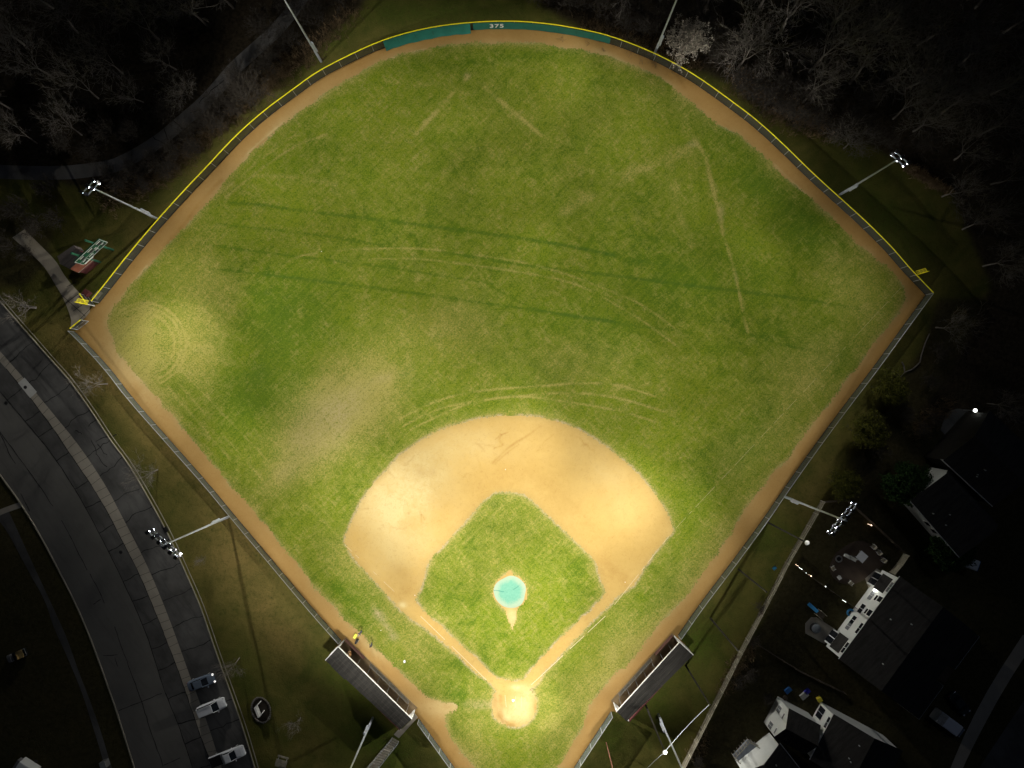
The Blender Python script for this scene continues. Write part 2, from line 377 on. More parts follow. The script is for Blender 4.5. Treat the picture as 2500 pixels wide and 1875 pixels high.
LAB[inside(smoothline(Wl(INF_OUT), 1), XC+JX*.7, YC+JY*.7)] = 3
LAB[inside(smoothline(Wl(INF_IN), 1), XC+JX*.7, YC+JY*.7)] = 4
LAB[inside(Wl(MOUND), XC+JX*.6, YC+JY*.6)] = 5
# masks on the vertices
xv = GX0+np.arange(nx+1)*GS; yv = GY0+np.arange(ny+1)*GS
XV, YV = np.meshgrid(xv, yv)
def pline(F, pts, width, amount, soft=True, px=True, breakup=.0, seed=0):
    """paint a band along a polyline into mask F"""
    P = Wl(pts) if px else pts
    P = smoothline(P, 2)
    bw = width*3
    D = np.full(XV.shape, 1e9)
    for a, b in zip(P[:-1], P[1:]):
        i0 = max(0, int((min(a[0], b[0])-bw-GX0)/GS)); i1 = min(nx+1, int((max(a[0], b[0])+bw-GX0)/GS)+2)
        j0 = max(0, int((min(a[1], b[1])-bw-GY0)/GS)); j1 = min(ny+1, int((max(a[1], b[1])+bw-GY0)/GS)+2)
        if i1 <= i0 or j1 <= j0: continue
        x = XV[j0:j1, i0:i1]; y = YV[j0:j1, i0:i1]; d = b-a; t = np.clip(((x-a[0])*d[0]+(y-a[1])*d[1])/max(1e-9, d@d), 0, 1)
        q = np.hypot(x-a[0]-t*d[0], y-a[1]-t*d[1]); D[j0:j1, i0:i1] = np.minimum(D[j0:j1, i0:i1], q)
    w = np.exp(-(D/(width*.68))**2)*amount*.85
    if breakup: w = w*np.clip(1-breakup+breakup*1.6*(.5+lowfreq(XV.shape, 9, .55, 100+seed)), 0, 1.3)
    F += w
def blob(F, px, py, rx, ry, ang, amount, power=1.0, seed=0, rag=.25):
    cx, cy = W(px, py); c, s = math.cos(ang), math.sin(ang)
    x = XV-cx; y = YV-cy; u = (x*c+y*s)/(rx*.0697); v = (-x*s+y*c)/(ry*.0697)
    d = np.sqrt(u*u+v*v)+lowfreq(XV.shape, 14, rag*.6, 300+seed)+lowfreq(XV.shape, 40, rag, 301+seed)
    F += amount*np.exp(-np.clip(d, 0, None)**2*power)
DRY = np.zeros(XV.shape); DEEPGREEN = np.zeros(XV.shape); BARE = np.zeros(XV.shape)
for k, (pts, w, a) in enumerate([
    ([(1017,325),(1060,280),(1141,186)], .55, .9), ([(1181,213),(1240,262),(1322,330)], .5, .85),
    ([(1695,340),(1722,380),(1735,440),(1757,520),(1765,570)], .5, .85), ([(1765,570),(1790,650),(1800,690),(1815,770),(1826,810)], .38, .85),
    ([(1380,515),(1450,470),(1550,420),(1695,362)], 1.5, .45), ([(1640,400),(1650,500),(1690,600)], 1.3, .3),
    ([(700,640),(720,628),(785,614),(907,606),(1042,606),(1169,624),(1280,640),(1389,670),(1471,703),(1544,731),(1605,768),(1666,817),(1720,880)], .22, .8),
    ([(816,640),(929,631),(1020,631),(1133,644),(1291,667),(1404,690),(1490,735),(1580,790),(1660,850)], .22, .75),
    ([(960,1030),(1020,1000),(1088,970),(1178,952),(1313,943),(1420,934),(1510,938),(1600,968)], .24, .95),
    ([(985,1040),(1060,1000),(1155,979),(1291,965),(1404,956),(1520,972),(1620,1005)], .24, .85),
    ([(1000,1050),(1100,1000),(1180,975),(1268,966),(1359,977),(1500,999),(1600,1030)], .24, .85),
    ([(430,890),(520,985),(640,1110),(740,1222),(842,1328)], .16, .55), ([(405,900),(500,1010),(600,1125),(700,1240)], .2, .5), ([(390,920),(470,1015),(560,1120)], .3, .5),
    ([(552,480),(640,410),(720,355),(797,328)], .3, .7), ([(540,470),(640,385),(720,330)], .3, .6), ([(620,430),(700,430),(760,440),(820,452)], .5, .5),
    ([(1040,1340),(1100,1260),(1180,1190),(1250,1140)], .3, .3), ([(1130,1330),(1220,1240),(1290,1180)], .3, .35), ([(1200,1380),(1290,1290),(1340,1240)], .3, .3),
    ([(1010,620),(1020,680)], .8, .2), ([(1500,950),(1580,940)], .8, .3)]):
    pline(DRY, pts, w, a*1.1, breakup=.75, seed=k)
for r_, a_ in ((101, 1.2), (90, 1.1), (73, .9)):
    pline(DRY, [(353+r_*math.cos(t), 841+r_*math.sin(t)) for t in np.linspace(-2.2, 1.2, 40)], .27, a_, breakup=.35, seed=int(r_))
for k, q in enumerate([(318,832,62,75,0,1.25,1),(300,900,60,70,.4,.7,1),(440,840,60,80,.2,.4,1),(345,780,60,50,0,.45,1),(862,970,120,75,.55,1.15,1.1),(771,1060,115,80,.75,.95,1.1),(690,1150,70,40,.8,.45,1),(500,850,60,110,.2,.5,1),(935,925,22,16,.4,.55,1),
    (520,700,70,60,0,.35,1),(1000,820,180,60,.1,.18,1),(1100,780,90,60,.6,.28,1),(1400,880,160,60,0,.22,1),(1250,300,420,140,0,.06,1),(460,600,70,55,.7,.45,1),(2080,700,60,110,.7,.42,1),(2010,880,60,120,-.9,.4,1),(1860,1060,60,150,-.9,.25,1),(1830,1110,120,60,.8,.25,1),(1560,1560,160,40,.8,.55,1),
    (1480,1620,150,45,.8,.5,1),(1700,1380,160,40,.85,.42,1),(1000,1550,120,70,-.7,.4,1),(1150,1850,60,80,0,.5,1),(1350,1790,50,80,-.3,.4,1),(870,1390,120,50,-.75,.4,1),(1280,1700,115,100,0,.25,1),(1230,1250,200,160,0,.18,1),(420,1010,60,40,-.8,.35,1),(1900,420,70,40,-.7,.3,1),(1650,250,110,40,-.6,.25,1)]):
    blob(DRY, *q[:6], power=q[6], seed=k)
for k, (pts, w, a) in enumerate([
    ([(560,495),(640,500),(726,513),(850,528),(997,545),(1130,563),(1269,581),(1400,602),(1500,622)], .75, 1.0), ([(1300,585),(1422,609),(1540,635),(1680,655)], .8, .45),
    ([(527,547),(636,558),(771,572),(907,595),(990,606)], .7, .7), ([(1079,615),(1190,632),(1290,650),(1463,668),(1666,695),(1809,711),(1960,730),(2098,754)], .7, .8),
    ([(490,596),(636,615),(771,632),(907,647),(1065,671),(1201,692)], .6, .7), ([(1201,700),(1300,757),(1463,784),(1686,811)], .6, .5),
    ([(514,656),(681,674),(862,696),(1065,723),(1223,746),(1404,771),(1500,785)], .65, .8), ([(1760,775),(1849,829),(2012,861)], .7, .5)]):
    pline(DEEPGREEN, pts, w*.62, a*1.0, breakup=.25, seed=50+k)  # long bands of darker green across the outfield
for k, q in enumerate([(760,1010,90,50,.9,.35,1),(680,790,150,100,.2,.6,1),(620,960,120,80,.4,.65,1),(1700,660,200,130,0,.35,1),(1780,330,150,60,-.75,.55,1),(1950,520,150,60,-.75,.5,1),(1350,130,180,14,.1,.5,1),(1000,1480,110,40,-.75,.5,1),(870,1470,90,40,-.7,.45,1),(960,1640,80,30,-.7,.55,1),(1110,1690,50,25,-.6,.6,1),(1780,1120,150,40,.85,.4,1),(2040,880,100,40,.85,.3,1),(1600,1460,130,30,.8,.4,1),(1280,1130,60,50,0,.4,1),(1500,780,180,70,0,.25,1),(1880,830,140,80,.4,.3,1)]):
    blob(DEEPGREEN, *q[:6], power=q[6], seed=80+k)
for k, q in enumerate([(862,965,85,45,.55,.42,1),(780,1050,85,50,.75,.32,1),(700,1150,50,30,.75,.3,1),(925,1500,20,9,-.75,.8,1),(945,1530,30,9,-.8,.75,1),(960,1555,12,8,0,.5,1),(1176,1720,28,9,0,.5,1),(932,925,26,12,.3,.3,1),(1690,352,10,6,0,.4,1),(1141,186,9,9,0,.4,1),(1760,520,6,20,0,.3,1),(1797,680,6,20,0,.3,1)]):
    blob(BARE, *q[:6], power=q[6], seed=120+k)
# grass fringe next to dirt
def blur(A, r):
    A = A.astype(float)
    for ax in (0, 1):
        c = np.cumsum(np.pad(A, [(r+1, r) if i == ax else (0, 0) for i in (0, 1)], mode='edge'), axis=ax)
        A = (np.take(c, np.arange(2*r+1, c.shape[ax]), ax)-np.take(c, np.arange(0, c.shape[ax]-2*r-1), ax))/(2*r+1)
    return A
def tov(A):
    B = np.pad(A, 1, mode='edge'); return .25*(B[:-1, :-1]+B[1:, :-1]+B[:-1, 1:]+B[1:, 1:])
isd = np.isin(LAB, (2, 3, 5, 0)); near = tov(blur(blur(isd, 4), 4)); nearw = tov(blur(blur(isd, 12), 12))
DRY += np.clip(near*1.5, 0, .65)*np.clip(.6+lowfreq(XV.shape, 12, .5, 400), 0, 1.2)+np.clip(nearw-.12, 0, 1)*.35
BARE += np.clip(near-.26, 0, 1)*1.9*np.clip(.5+lowfreq(XV.shape, 7, .6, 401), 0, 1.2)
ing = tov(blur(blur(np.isin(LAB, (1, 4)), 4), 4)); ingw = tov(blur(blur(LAB == 4, 9), 9))
PALE = np.zeros(XV.shape); DAMP_SHADE = np.zeros(XV.shape); WEED = np.clip(ing-.1, 0, 1)*1.0
for k, q in enumerate([(970,1235,90,130,.55,.75,1),(1010,1190,110,80,.8,.4,1),(1150,1090,120,40,.2,.4,1),(1268,1722,42,40,0,1.1,1.8,),(1272,1745,32,26,0,.6,1.6),(1225,1740,16,20,.4,.7,1.4),(1232,1760,14,8,.6,.8,1.4),(1300,1690,20,16,0,.7,1),(1262,1678,14,7,0,.9,1),(1213,1712,14,26,.2,.5,1),(1500,1180,120,60,-.7,.3,1),(983,1477,9,7,0,1.2,1),(1250,1510,12,30,0,.9,1),(320,880,50,120,.5,.45,1),(640,350,120,16,.75,.35,1),(1530,160,90,9,-.45,.6,1),(1085,1725,45,22,0,.55,1),(900,1575,60,10,-.8,.4,1)]):
    blob(PALE, *q[:6], power=q[6], seed=140+k)
for k, (pts, w, a) in enumerate([([(1160,1185),(1215,1160),(1260,1150),(1300,1160),(1360,1205),(1440,1280)], 2.0, .2),([(1480,1370),(1500,1395),(1520,1415)], 1.8, .45),([(970,1400),(990,1420),(1000,1440)], 2.2, .4),([(1203,1130),(1235,1098),(1262,1078),(1285,1066),(1320,1040)], .30, .9),([(1208,1132),(1238,1105),(1266,1086)], .2, .7),([(1050,1150),(1030,1150)], 1.6, .4),
    ([(830,1330),(900,1400),(985,1470)], .5, .25), ([(1204,1690),(1212,1735),(1232,1765),(1250,1772)], .8, 1.3), ([(1222,1700),(1224,1745)], .6, 1.0),([(1306,1700),(1309,1735)], .5, .8),
    ([(470,520),(430,570),(390,620)], .35, .9),([(500,495),(420,590)], .3, .8),([(330,700),(300,735)], .4, .6),([(540,440),(480,505),(440,560),(400,600)], .5, .7),
    ([(1625,165),(1640,195)], .5, .5),([(1645,170),(1672,215)], .5, .6),([(1655,175),(1690,190)], .4, .5),([(1680,195),(1740,230),(1850,320),(1960,420),(2100,560),(2240,690)], 2.2, .35),([(2240,700),(2200,800),(2100,930),(1950,1140)], 2.0, .3),  # the three short strokes are a tree shadow painted on the track
    ([(330,960),(360,930)], 1.2, .5), ([(1100,1850),(1060,1790),(1030,1755)], 2.0, .45), ([(1400,1790),(1440,1750)], 1.6, .35),([(1330,1880),(1380,1830)], 1.6, .5),([(860,165),(980,110),(1150,85),(1330,90)], 1.3, .3)]):
    pline(DAMP_SHADE, pts, w, a, breakup=.4, seed=160+k)
for k in range(24):
    a_ = rng.uniform(0, 6.28); px_, py_ = (rng.uniform(900, 1120), rng.uniform(1080, 1330)) if k % 2 else (rng.uniform(1150, 1450), rng.uniform(1030, 1130))
    pline(DAMP_SHADE, [(px_+rng.normal(0, 3)+q_*math.cos(a_), py_+rng.normal(0, 3)+q_*math.sin(a_)) for q_ in (0, 8, 16, 25, 33)], .16, .7, breakup=.7, seed=700+k)
fr_ = tov(blur(LAB == 3, 2)); BARE += np.clip(fr_*3-.1, 0, 1)*np.clip(.75+lowfreq(XV.shape, 5, .5, 402), 0, 1.3)
DAMP_SHADE += np.clip(ingw*1.2-.1, 0, .45)*0.3
isf = tov(blur(blur(LAB == 0, 5), 5)); PALE += (tov(LAB == 2))*np.clip(ing*1.6-.1, 0, .7)*np.clip(.6+lowfreq(XV.shape, 10, .6, 403), 0, 1.2)
for k in range(26):
    t0 = rng.uniform(0, 1); i0 = int(t0*(len(OF)-8)); c_ = OF[i0:i0+6]; c_ = c_*(1-rng.uniform(2.0, 5.0)/np.linalg.norm(c_, axis=1)[:, None])
    pline(DAMP_SHADE if k % 3 else PALE, [tuple(q) for q in c_], .22, .55, px=False, breakup=.6, seed=600+k)
DAMP_SHADE += np.clip(isf*1.6-.1, 0, .9)  # darkens the dirt in a strip along its outer edge
ZV = np.zeros(XV.shape)
mx, my = W(*MOUND_C); rm = np.hypot(XV-mx, YV-my); ZV += .25*np.clip(1-(rm/3.2)**2, 0, 1)
def sheet(name, labels, mat, r, g, b, kind='structure'):
    sel = np.isin(LAB, labels); jj, ii = np.nonzero(sel)
    a = jj*(nx+1)+ii; q = np.stack([a, a+1, a+nx+2, a+nx+1], 1)
    u, inv = np.unique(q, return_inverse=True); inv = inv.reshape(-1)
    me = bpy.data.meshes.new(name); me.vertices.add(len(u)); me.loops.add(len(inv)); me.polygons.add(len(q))
    co = np.stack([XV.ravel()[u], YV.ravel()[u], ZV.ravel()[u]], 1).astype(np.float32)
    me.vertices.foreach_set('co', co.ravel()); me.loops.foreach_set('vertex_index', inv.astype(np.int32))
    me.polygons.foreach_set('loop_start', np.arange(0, len(inv), 4, dtype=np.int32))
    me.update(calc_edges=True)
    at = me.attributes.new('mask', 'FLOAT_COLOR', 'POINT')
    c = np.stack([np.clip(r.ravel()[u], 0, 1.2), np.clip(g.ravel()[u], 0, 1.2), np.clip(b.ravel()[u], 0, 1.2), np.ones(len(u))], 1).astype(np.float32)
    at.data.foreach_set('color', c.ravel()); me.materials.append(mat)
    o = bpy.data.objects.new(name, me); COL.objects.link(o); o['kind'] = kind
    return o
tag(sheet('outfield_grass', [1], M['turf'], DRY, DEEPGREEN, BARE), 'large mown green outfield with tan tyre arcs and worn patches', 'grass field')
tag(sheet('infield_grass', [4], M['turf'], DRY, DEEPGREEN, BARE), 'bright green diamond of grass round the covered mound', 'grass field')
tag(sheet('warning_track', [2], M['track'], PALE, DAMP_SHADE, WEED), 'brown dirt track running round inside the outfield fence', 'dirt track')
tag(sheet('infield_dirt', [3], M['clay'], PALE, DAMP_SHADE, WEED), 'pale tan infield dirt with base paths and home plate circle', 'infield')
tag(sheet('mound_dirt', [5], M['clay'], PALE, DAMP_SHADE, WEED), 'small keyhole of tan dirt round the pitching mound cover', 'mound')

# ------------------------------------------------------------------ surrounding ground
fx = np.r_[-900, -500, -300, -180, -125, np.arange(-100, 100.1, .5), 125, 180, 300, 500, 900]
fy = np.r_[-900, -500, -300, -160, -100, np.arange(-78, 78.1, .5), 100, 160, 300, 500, 900]
FX, FY = np.meshgrid(fx, fy)
def wl_poly(pts): return inside(Wl(pts), FX, FY).astype(float)
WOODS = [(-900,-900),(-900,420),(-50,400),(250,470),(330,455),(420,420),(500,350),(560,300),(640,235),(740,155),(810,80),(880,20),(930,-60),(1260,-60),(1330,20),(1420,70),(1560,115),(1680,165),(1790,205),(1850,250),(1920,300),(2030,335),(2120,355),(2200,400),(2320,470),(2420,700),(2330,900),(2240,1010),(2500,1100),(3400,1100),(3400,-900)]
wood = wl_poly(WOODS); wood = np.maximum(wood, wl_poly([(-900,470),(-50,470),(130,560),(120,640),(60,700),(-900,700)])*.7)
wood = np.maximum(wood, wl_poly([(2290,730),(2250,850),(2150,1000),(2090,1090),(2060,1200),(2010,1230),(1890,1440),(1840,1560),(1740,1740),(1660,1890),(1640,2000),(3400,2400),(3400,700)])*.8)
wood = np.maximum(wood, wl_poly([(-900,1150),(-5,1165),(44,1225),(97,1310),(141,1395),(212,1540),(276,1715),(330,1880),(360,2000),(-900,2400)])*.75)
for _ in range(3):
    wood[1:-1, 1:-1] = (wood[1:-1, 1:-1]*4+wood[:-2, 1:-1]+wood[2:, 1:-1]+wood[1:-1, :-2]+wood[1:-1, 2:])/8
gdry = np.zeros(FX.shape); ggrn = np.zeros(FX.shape)
def gblob(F, px, py, rx, ry, ang, a):
    cx, cy = W(px, py); c, s = math.cos(ang), math.sin(ang); x = FX-cx; y = FY-cy
    F += a*np.exp(-(((x*c+y*s)/(rx*.0697))**2+((-x*s+y*c)/(ry*.0697))**2))
for q in [(420,1090,60,260,.75,.9),(560,1360,110,120,.6,.8),(200,880,60,120,.8,.9),(330,600,60,60,0,.4),(690,1560,90,60,.6,.7),(640,1480,60,60,0,.6),(760,1840,60,60,0,.3),(2040,1140,40,130,-.8,.5),(1960,1240,40,60,0,.4),(1540,1860,50,40,0,.3),(470,480,30,160,-.75,.5)]: gblob(gdry, *q)
for q in [(1880,1300,60,40,0,.6),(1700,1570,60,60,0,.9),(1480,1790,40,80,.6,.8),(1590,1700,40,80,.6,.7),(1060,30,260,40,0,.6),(860,1670,80,50,-.6,.7),(900,1800,90,60,0,.6),(250,700,40,60,0,.5),(750,140,90,20,.5,.6),(2150,520,60,150,.7,.6),(600,1620,50,60,0,.4),(960,1850,60,60,0,.6)]: gblob(ggrn, *q)
gz = np.full(FX.shape, -.02)
hill = np.clip(np.hypot(FX, FY)-110, 0, None); gz -= 0*hill
me = bpy.data.meshes.new('ground'); ngx, ngy = len(fx), len(fy)
jj, ii = np.meshgrid(np.arange(ngy-1), np.arange(ngx-1), indexing='ij'); a = (jj*ngx+ii).ravel()
q = np.stack([a, a+1, a+ngx+1, a+ngx], 1).astype(np.int32)
me.vertices.add(ngx*ngy); me.loops.add(q.size); me.polygons.add(len(q))
me.vertices.foreach_set('co', np.stack([FX.ravel(), FY.ravel(), gz.ravel()], 1).astype(np.float32).ravel())
me.loops.foreach_set('vertex_index', q.ravel()); me.polygons.foreach_set('loop_start', np.arange(0, q.size, 4, dtype=np.int32)); me.update(calc_edges=True)
at = me.attributes.new('mask', 'FLOAT_COLOR', 'POINT')
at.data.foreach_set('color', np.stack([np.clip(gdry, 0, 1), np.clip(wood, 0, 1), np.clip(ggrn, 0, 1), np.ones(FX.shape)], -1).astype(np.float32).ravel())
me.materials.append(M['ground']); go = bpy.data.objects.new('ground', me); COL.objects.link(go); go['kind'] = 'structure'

# ------------------------------------------------------------------ paved surfaces
def strip(name, left, right, mat, z, step=1.2, thick=0):
    A = smoothline(Wl(left), 1); B = smoothline(Wl(right), 1)
    n = max(8, int(np.linalg.norm(A[-1]-A[0])/step))
    def rs(P):
        L = np.r_[0, np.cumsum(np.linalg.norm(np.diff(P, axis=0), axis=1))]; t = np.linspace(0, L[-1], n+1)
        return np.c_[np.interp(t, L, P[:, 0]), np.interp(t, L, P[:, 1])]
    A, B = rs(A), rs(B); m = MB()
    for i in range(n):
        m.add([(*A[i], z), (*B[i], z), (*B[i+1], z), (*A[i+1], z)], [(0, 1, 2, 3)])
    me_ = m.mesh(name, mat)
    o = bpy.data.objects.new(name, me_); COL.objects.link(o); o['kind'] = 'structure'
    # face upward
    if me_.polygons[0].normal.z < 0: me_.flip_normals()
    return o
def wallline(m, pts, w, z0, z1, mi=0):
    P = smoothline(pts, 2)
    for a, b in zip(P[:-1], P[1:]):
        d = b-a; L = np.linalg.norm(d)
        if L < 1e-4: continue
        n = np.array([-d[1], d[0]])/L*w/2
        m.obox((a[0]-n[0], a[1]-n[1], z0), (d[0], d[1], 0), (2*n[0], 2*n[1], 0), (0, 0, z1-z0), mi)
ROAD_L = [(-60,1075),(0,1159),(44,1218),(97,1303),(141,1387),(176.5,1455),(212,1534),(244,1619),(276.5,1710.5),(300,1784),(329,1875),(352,1960)]
ROAD_R = [(-60,890),(0,956),(59,1026),(109,1085),(147,1138),(200,1223.5),(229,1276),(282,1381),(323.5,1469),(365,1569),(400,1681),(441,1784),(470.6,1875),(500,1960)]
SW_L = [(-60,815),(15,900),(47,938),(73.5,970.6),(141,1062),(182,1123.5),(217.6,1176),(259,1244),(294,1312),(333,1387),(365,1460),(400,1546),(435,1637),(459,1705),(488,1793),(509,1846),(540,1940)]
SW_R = [(-60,790),(38,900),(88,959),(141,1023.5),(182,1073.5),(220.6,1126.5),(265,1197),(294,1253),(332,1326),(362,1386),(394,1460.5),(429,1552),(462,1646),(482,1699),(506,1763.5),(526.5,1828),(562,1940)]
LOT_R = [(-60,665),(15,753),(59,803),(118,870.6),(165,922),(188,953),(223.5,1003),(270.6,1076),(312,1129),(347,1188),(382,1250),(417.6,1317.6),(450,1390),(488,1475),(515,1555),(538,1622),(565,1696),(591,1769),(617.6,1858),(640,1940)]
strip('road', ROAD_L, ROAD_R, M['road'], .004)
strip('parking_apron', ROAD_R, SW_L, M['lot'], .008)
strip('sidewalk', SW_L, SW_R, M['walk'], .012)
strip('parking_lot', SW_R, LOT_R, M['lot'], .008)
m = MB(); wallline(m, Wl(LOT_R), .16, -.02, .13); wallline(m, [(x+.55, y+.15) for x, y in Wl(LOT_R)], .12, -.02, .05)
wallline(m, Wl(ROAD_L), .18, -.02, .13)
o = m.build('kerb', M['kerb']); o['kind'] = 'structure'
strip('footpath', [(-10,1262),(20,1300),(65,1387),(112,1469),(129,1528),(165,1605),(200,1690),(223.5,1763.5),(247,1840),(275,1940)], [(20,1245),(45,1300),(85,1387),(129,1481),(165,1560.5),(191,1637),(217.6,1704.6),(244,1778),(267.6,1857.6),(295,1940)], M['lot'], .004)
strip('driveway', [(-40,1262),(0,1243),(48,1226)], [(-36,1276),(3,1256),(52,1239)], M['walk'], .010)
_pc = [(-60,415),(0,420),(147,423.5),(250,412),(294,400),(382,350),(441,300),(500,250),(544,200),(573,165),(617,126),(690,60),(760,-40)]
def offs(pts, d):
    P = np.array(pts, float); T = np.gradient(P, axis=0); T /= np.linalg.norm(T, axis=1)[:, None]
    return [tuple(p+np.array([-t[1], t[0]])*d) for p, t in zip(P, T)]
strip('gravel_path', offs(_pc, 17), offs(_pc, -17), M['gravel'], .004)
strip('concrete_path', [(208,776),(228,750),(188,709),(159,676.5),(138,638),(118,618),(60,560)], [(172,800),(176.5,785),(156,729),(129,685),(112,656),(90,632),(30,580)], M['palewalk'], .006)
strip('street', [(2600,1560),(2520,1680),(2440,1800),(2380,1890),(2330,1990)], [(2800,1560),(2720,1680),(2640,1800),(2580,1890),(2530,1990)], M['lot'], .004)
strip('street_sidewalk', [(2497,1550),(2425,1660),(2365,1770),(2320,1875),(2290,1950)], [(2530,1560),(2455,1675),(2392,1790),(2350,1875),(2320,1950)], M['walk'], .006)
# cracks and joints in the old asphalt
m = MB()
def crack(p0, p1, w=.1, jit=.18, z=.018, n=10):
    a, b = np.array(W(*p0)), np.array(W(*p1)); d = b-a; L = np.linalg.norm(d); nrm = np.array([-d[1], d[0]])/L
    n = max(4, int(L/.7)); off = np.cumsum(rng.normal(0, jit*.5, n+1)); off -= np.linspace(0, off[-1], n+1)
    pts = [a+d*t+nrm*o_ for t, o_ in zip(np.linspace(0, 1, n+1), off)]
    for p, q_ in zip(pts[:-1], pts[1:]):
        e = q_-p; l = np.linalg.norm(e); k = np.array([-e[1], e[0]])/l*w*.5*random.uniform(.7, 1.3)
        m.add([(*(p-k), z), (*(p+k), z), (*(q_+k), z), (*(q_-k), z)], [(3, 2, 1, 0)])
for i, t in enumerate(np.linspace(.1, .93, 17)):
    def at_(P, t):
        P = np.array(P, float); L = np.r_[0, np.cumsum(np.linalg.norm(np.diff(P, axis=0), axis=1))]
        return (np.interp(t*L[-1], L, P[:, 0]), np.interp(t*L[-1], L, P[:, 1]))
    tt = t+random.uniform(-.012, .012)
    def near_(P, q): P = np.array([at_(P, k) for k in np.linspace(0, 1, 200)]); return tuple(P[np.argmin(np.linalg.norm(P-np.array(q), axis=1))])
    a0 = at_(ROAD_R, tt); crack(a0, near_(SW_L, a0), .14)
    a1 = at_(SW_R, tt); crack(a1, near_(LOT_R, a1), .11, .35)
for a, b in [((0,1055),(38,1132)),((0,1052),(130,1236)),((150,1270),(213,1392)),((220,1400),(255,1473)),((279,1530),(345,1710)),((345,1710),(398,1872)),((50,1205),(73,1248)),((228,1475),(246,1463)),((252,1600),(287,1598)),((290,1735),(395,1693)),((400,1868),(440,1850)),((280,1606),(288,1627))]: crack(a, b, .09, .1)
for P, w in ((ROAD_R, .12),): 
    for a, b in zip(P[1:-1], P[2:]): crack(a, b, w, .04)
for a, b in zip(SW_L[1:-1], SW_L[2:]): crack(a, b, .1, .04)
for a, b in [((220,1076),(235,1110)),((235,1110),(262,1140)),((235,1080),(285,1060)),((185,1050),(200,1060)),((215,1040),(240,1020)),((237,1085),(262,1110)),((465,275),(490,270)),((488,255),(548,195)),((410,285),(445,316)),((400,310),(410,345)),((375,330),(405,352))]: crack(a, b, .12, .3, .02)
o = m.build('pavement_cracks', M['crack']); o['kind'] = 'structure'
m = MB()
for t in np.linspace(.02, .98, 60):
    q0_ = at_(SW_L, t); a, b = np.array(W(*q0_)), np.array(W(*near_(SW_R, q0_))); d = b-a; k = np.array([-d[1], d[0]])/np.linalg.norm(d)*.025
    m.add([(*(a-k), .016), (*(a+k), .016), (*(b+k), .016), (*(b-k), .016)], [(3, 2, 1, 0)])
for a, b in [((163,700),(185,690)),((150,720),(208,772)),((178,760),(200,745)),((185,790),(222,752)),((160,740),(195,715))]:
    a, b = np.array(W(*a)), np.array(W(*b)); d = b-a; k = np.array([-d[1], d[0]])/np.linalg.norm(d)*.04
    m.add([(*(a-k), .011), (*(a+k), .011), (*(b+k), .011), (*(b-k), .011)], [(3, 2, 1, 0)])
o = m.build('sidewalk_joints', M['crack']); o['kind'] = 'structure'
# chalk lines
m = MB()
def chalk(a, b, w=.09, z=.012, gaps=.0):
    a, b = np.array(W(*a)), np.array(W(*b)); d = b-a; L = np.linalg.norm(d); k = np.array([-d[1], d[0]])/L*w/2; n = max(1, int(L/.8))
    for i in range(n):
        if random.random() < gaps: continue
        p = a+d*i/n; q_ = a+d*(i+1)/n
        m.add([(*(p-k), z), (*(p+k), z), (*(q_+k), z), (*(q_-k), z)], [(3, 2, 1, 0)])
chalk((1196,1668),(1010,1488), .08, gaps=.2); chalk((1006,1485),(842,1330), .05, gaps=.5)
chalk((1297,1672),(1478,1504), .09, gaps=.1); chalk((1478,1504),(1640,1300), .06, gaps=.3); chalk((1642,1298),(2200,702), .03, gaps=.25)
for x in (1258.5, 1273): chalk((x,1700),(x,1728), .06, .014)
chalk((1233,1697),(1236,1726), .06, .014, .2)
o = m.build('foul_line', M['chalk']); o['kind'] = 'structure'
hp = MB(); hx, hy = W(1253,1711); hp.prism([(hx-.22, hy+.22), (hx-.22, hy), (hx, hy-.22), (hx+.22, hy), (hx+.22, hy+.22)], .0, .03)
tag(hp.build('home_plate', M['white']), 'small white five sided home plate in the pale batting circle', 'home plate')

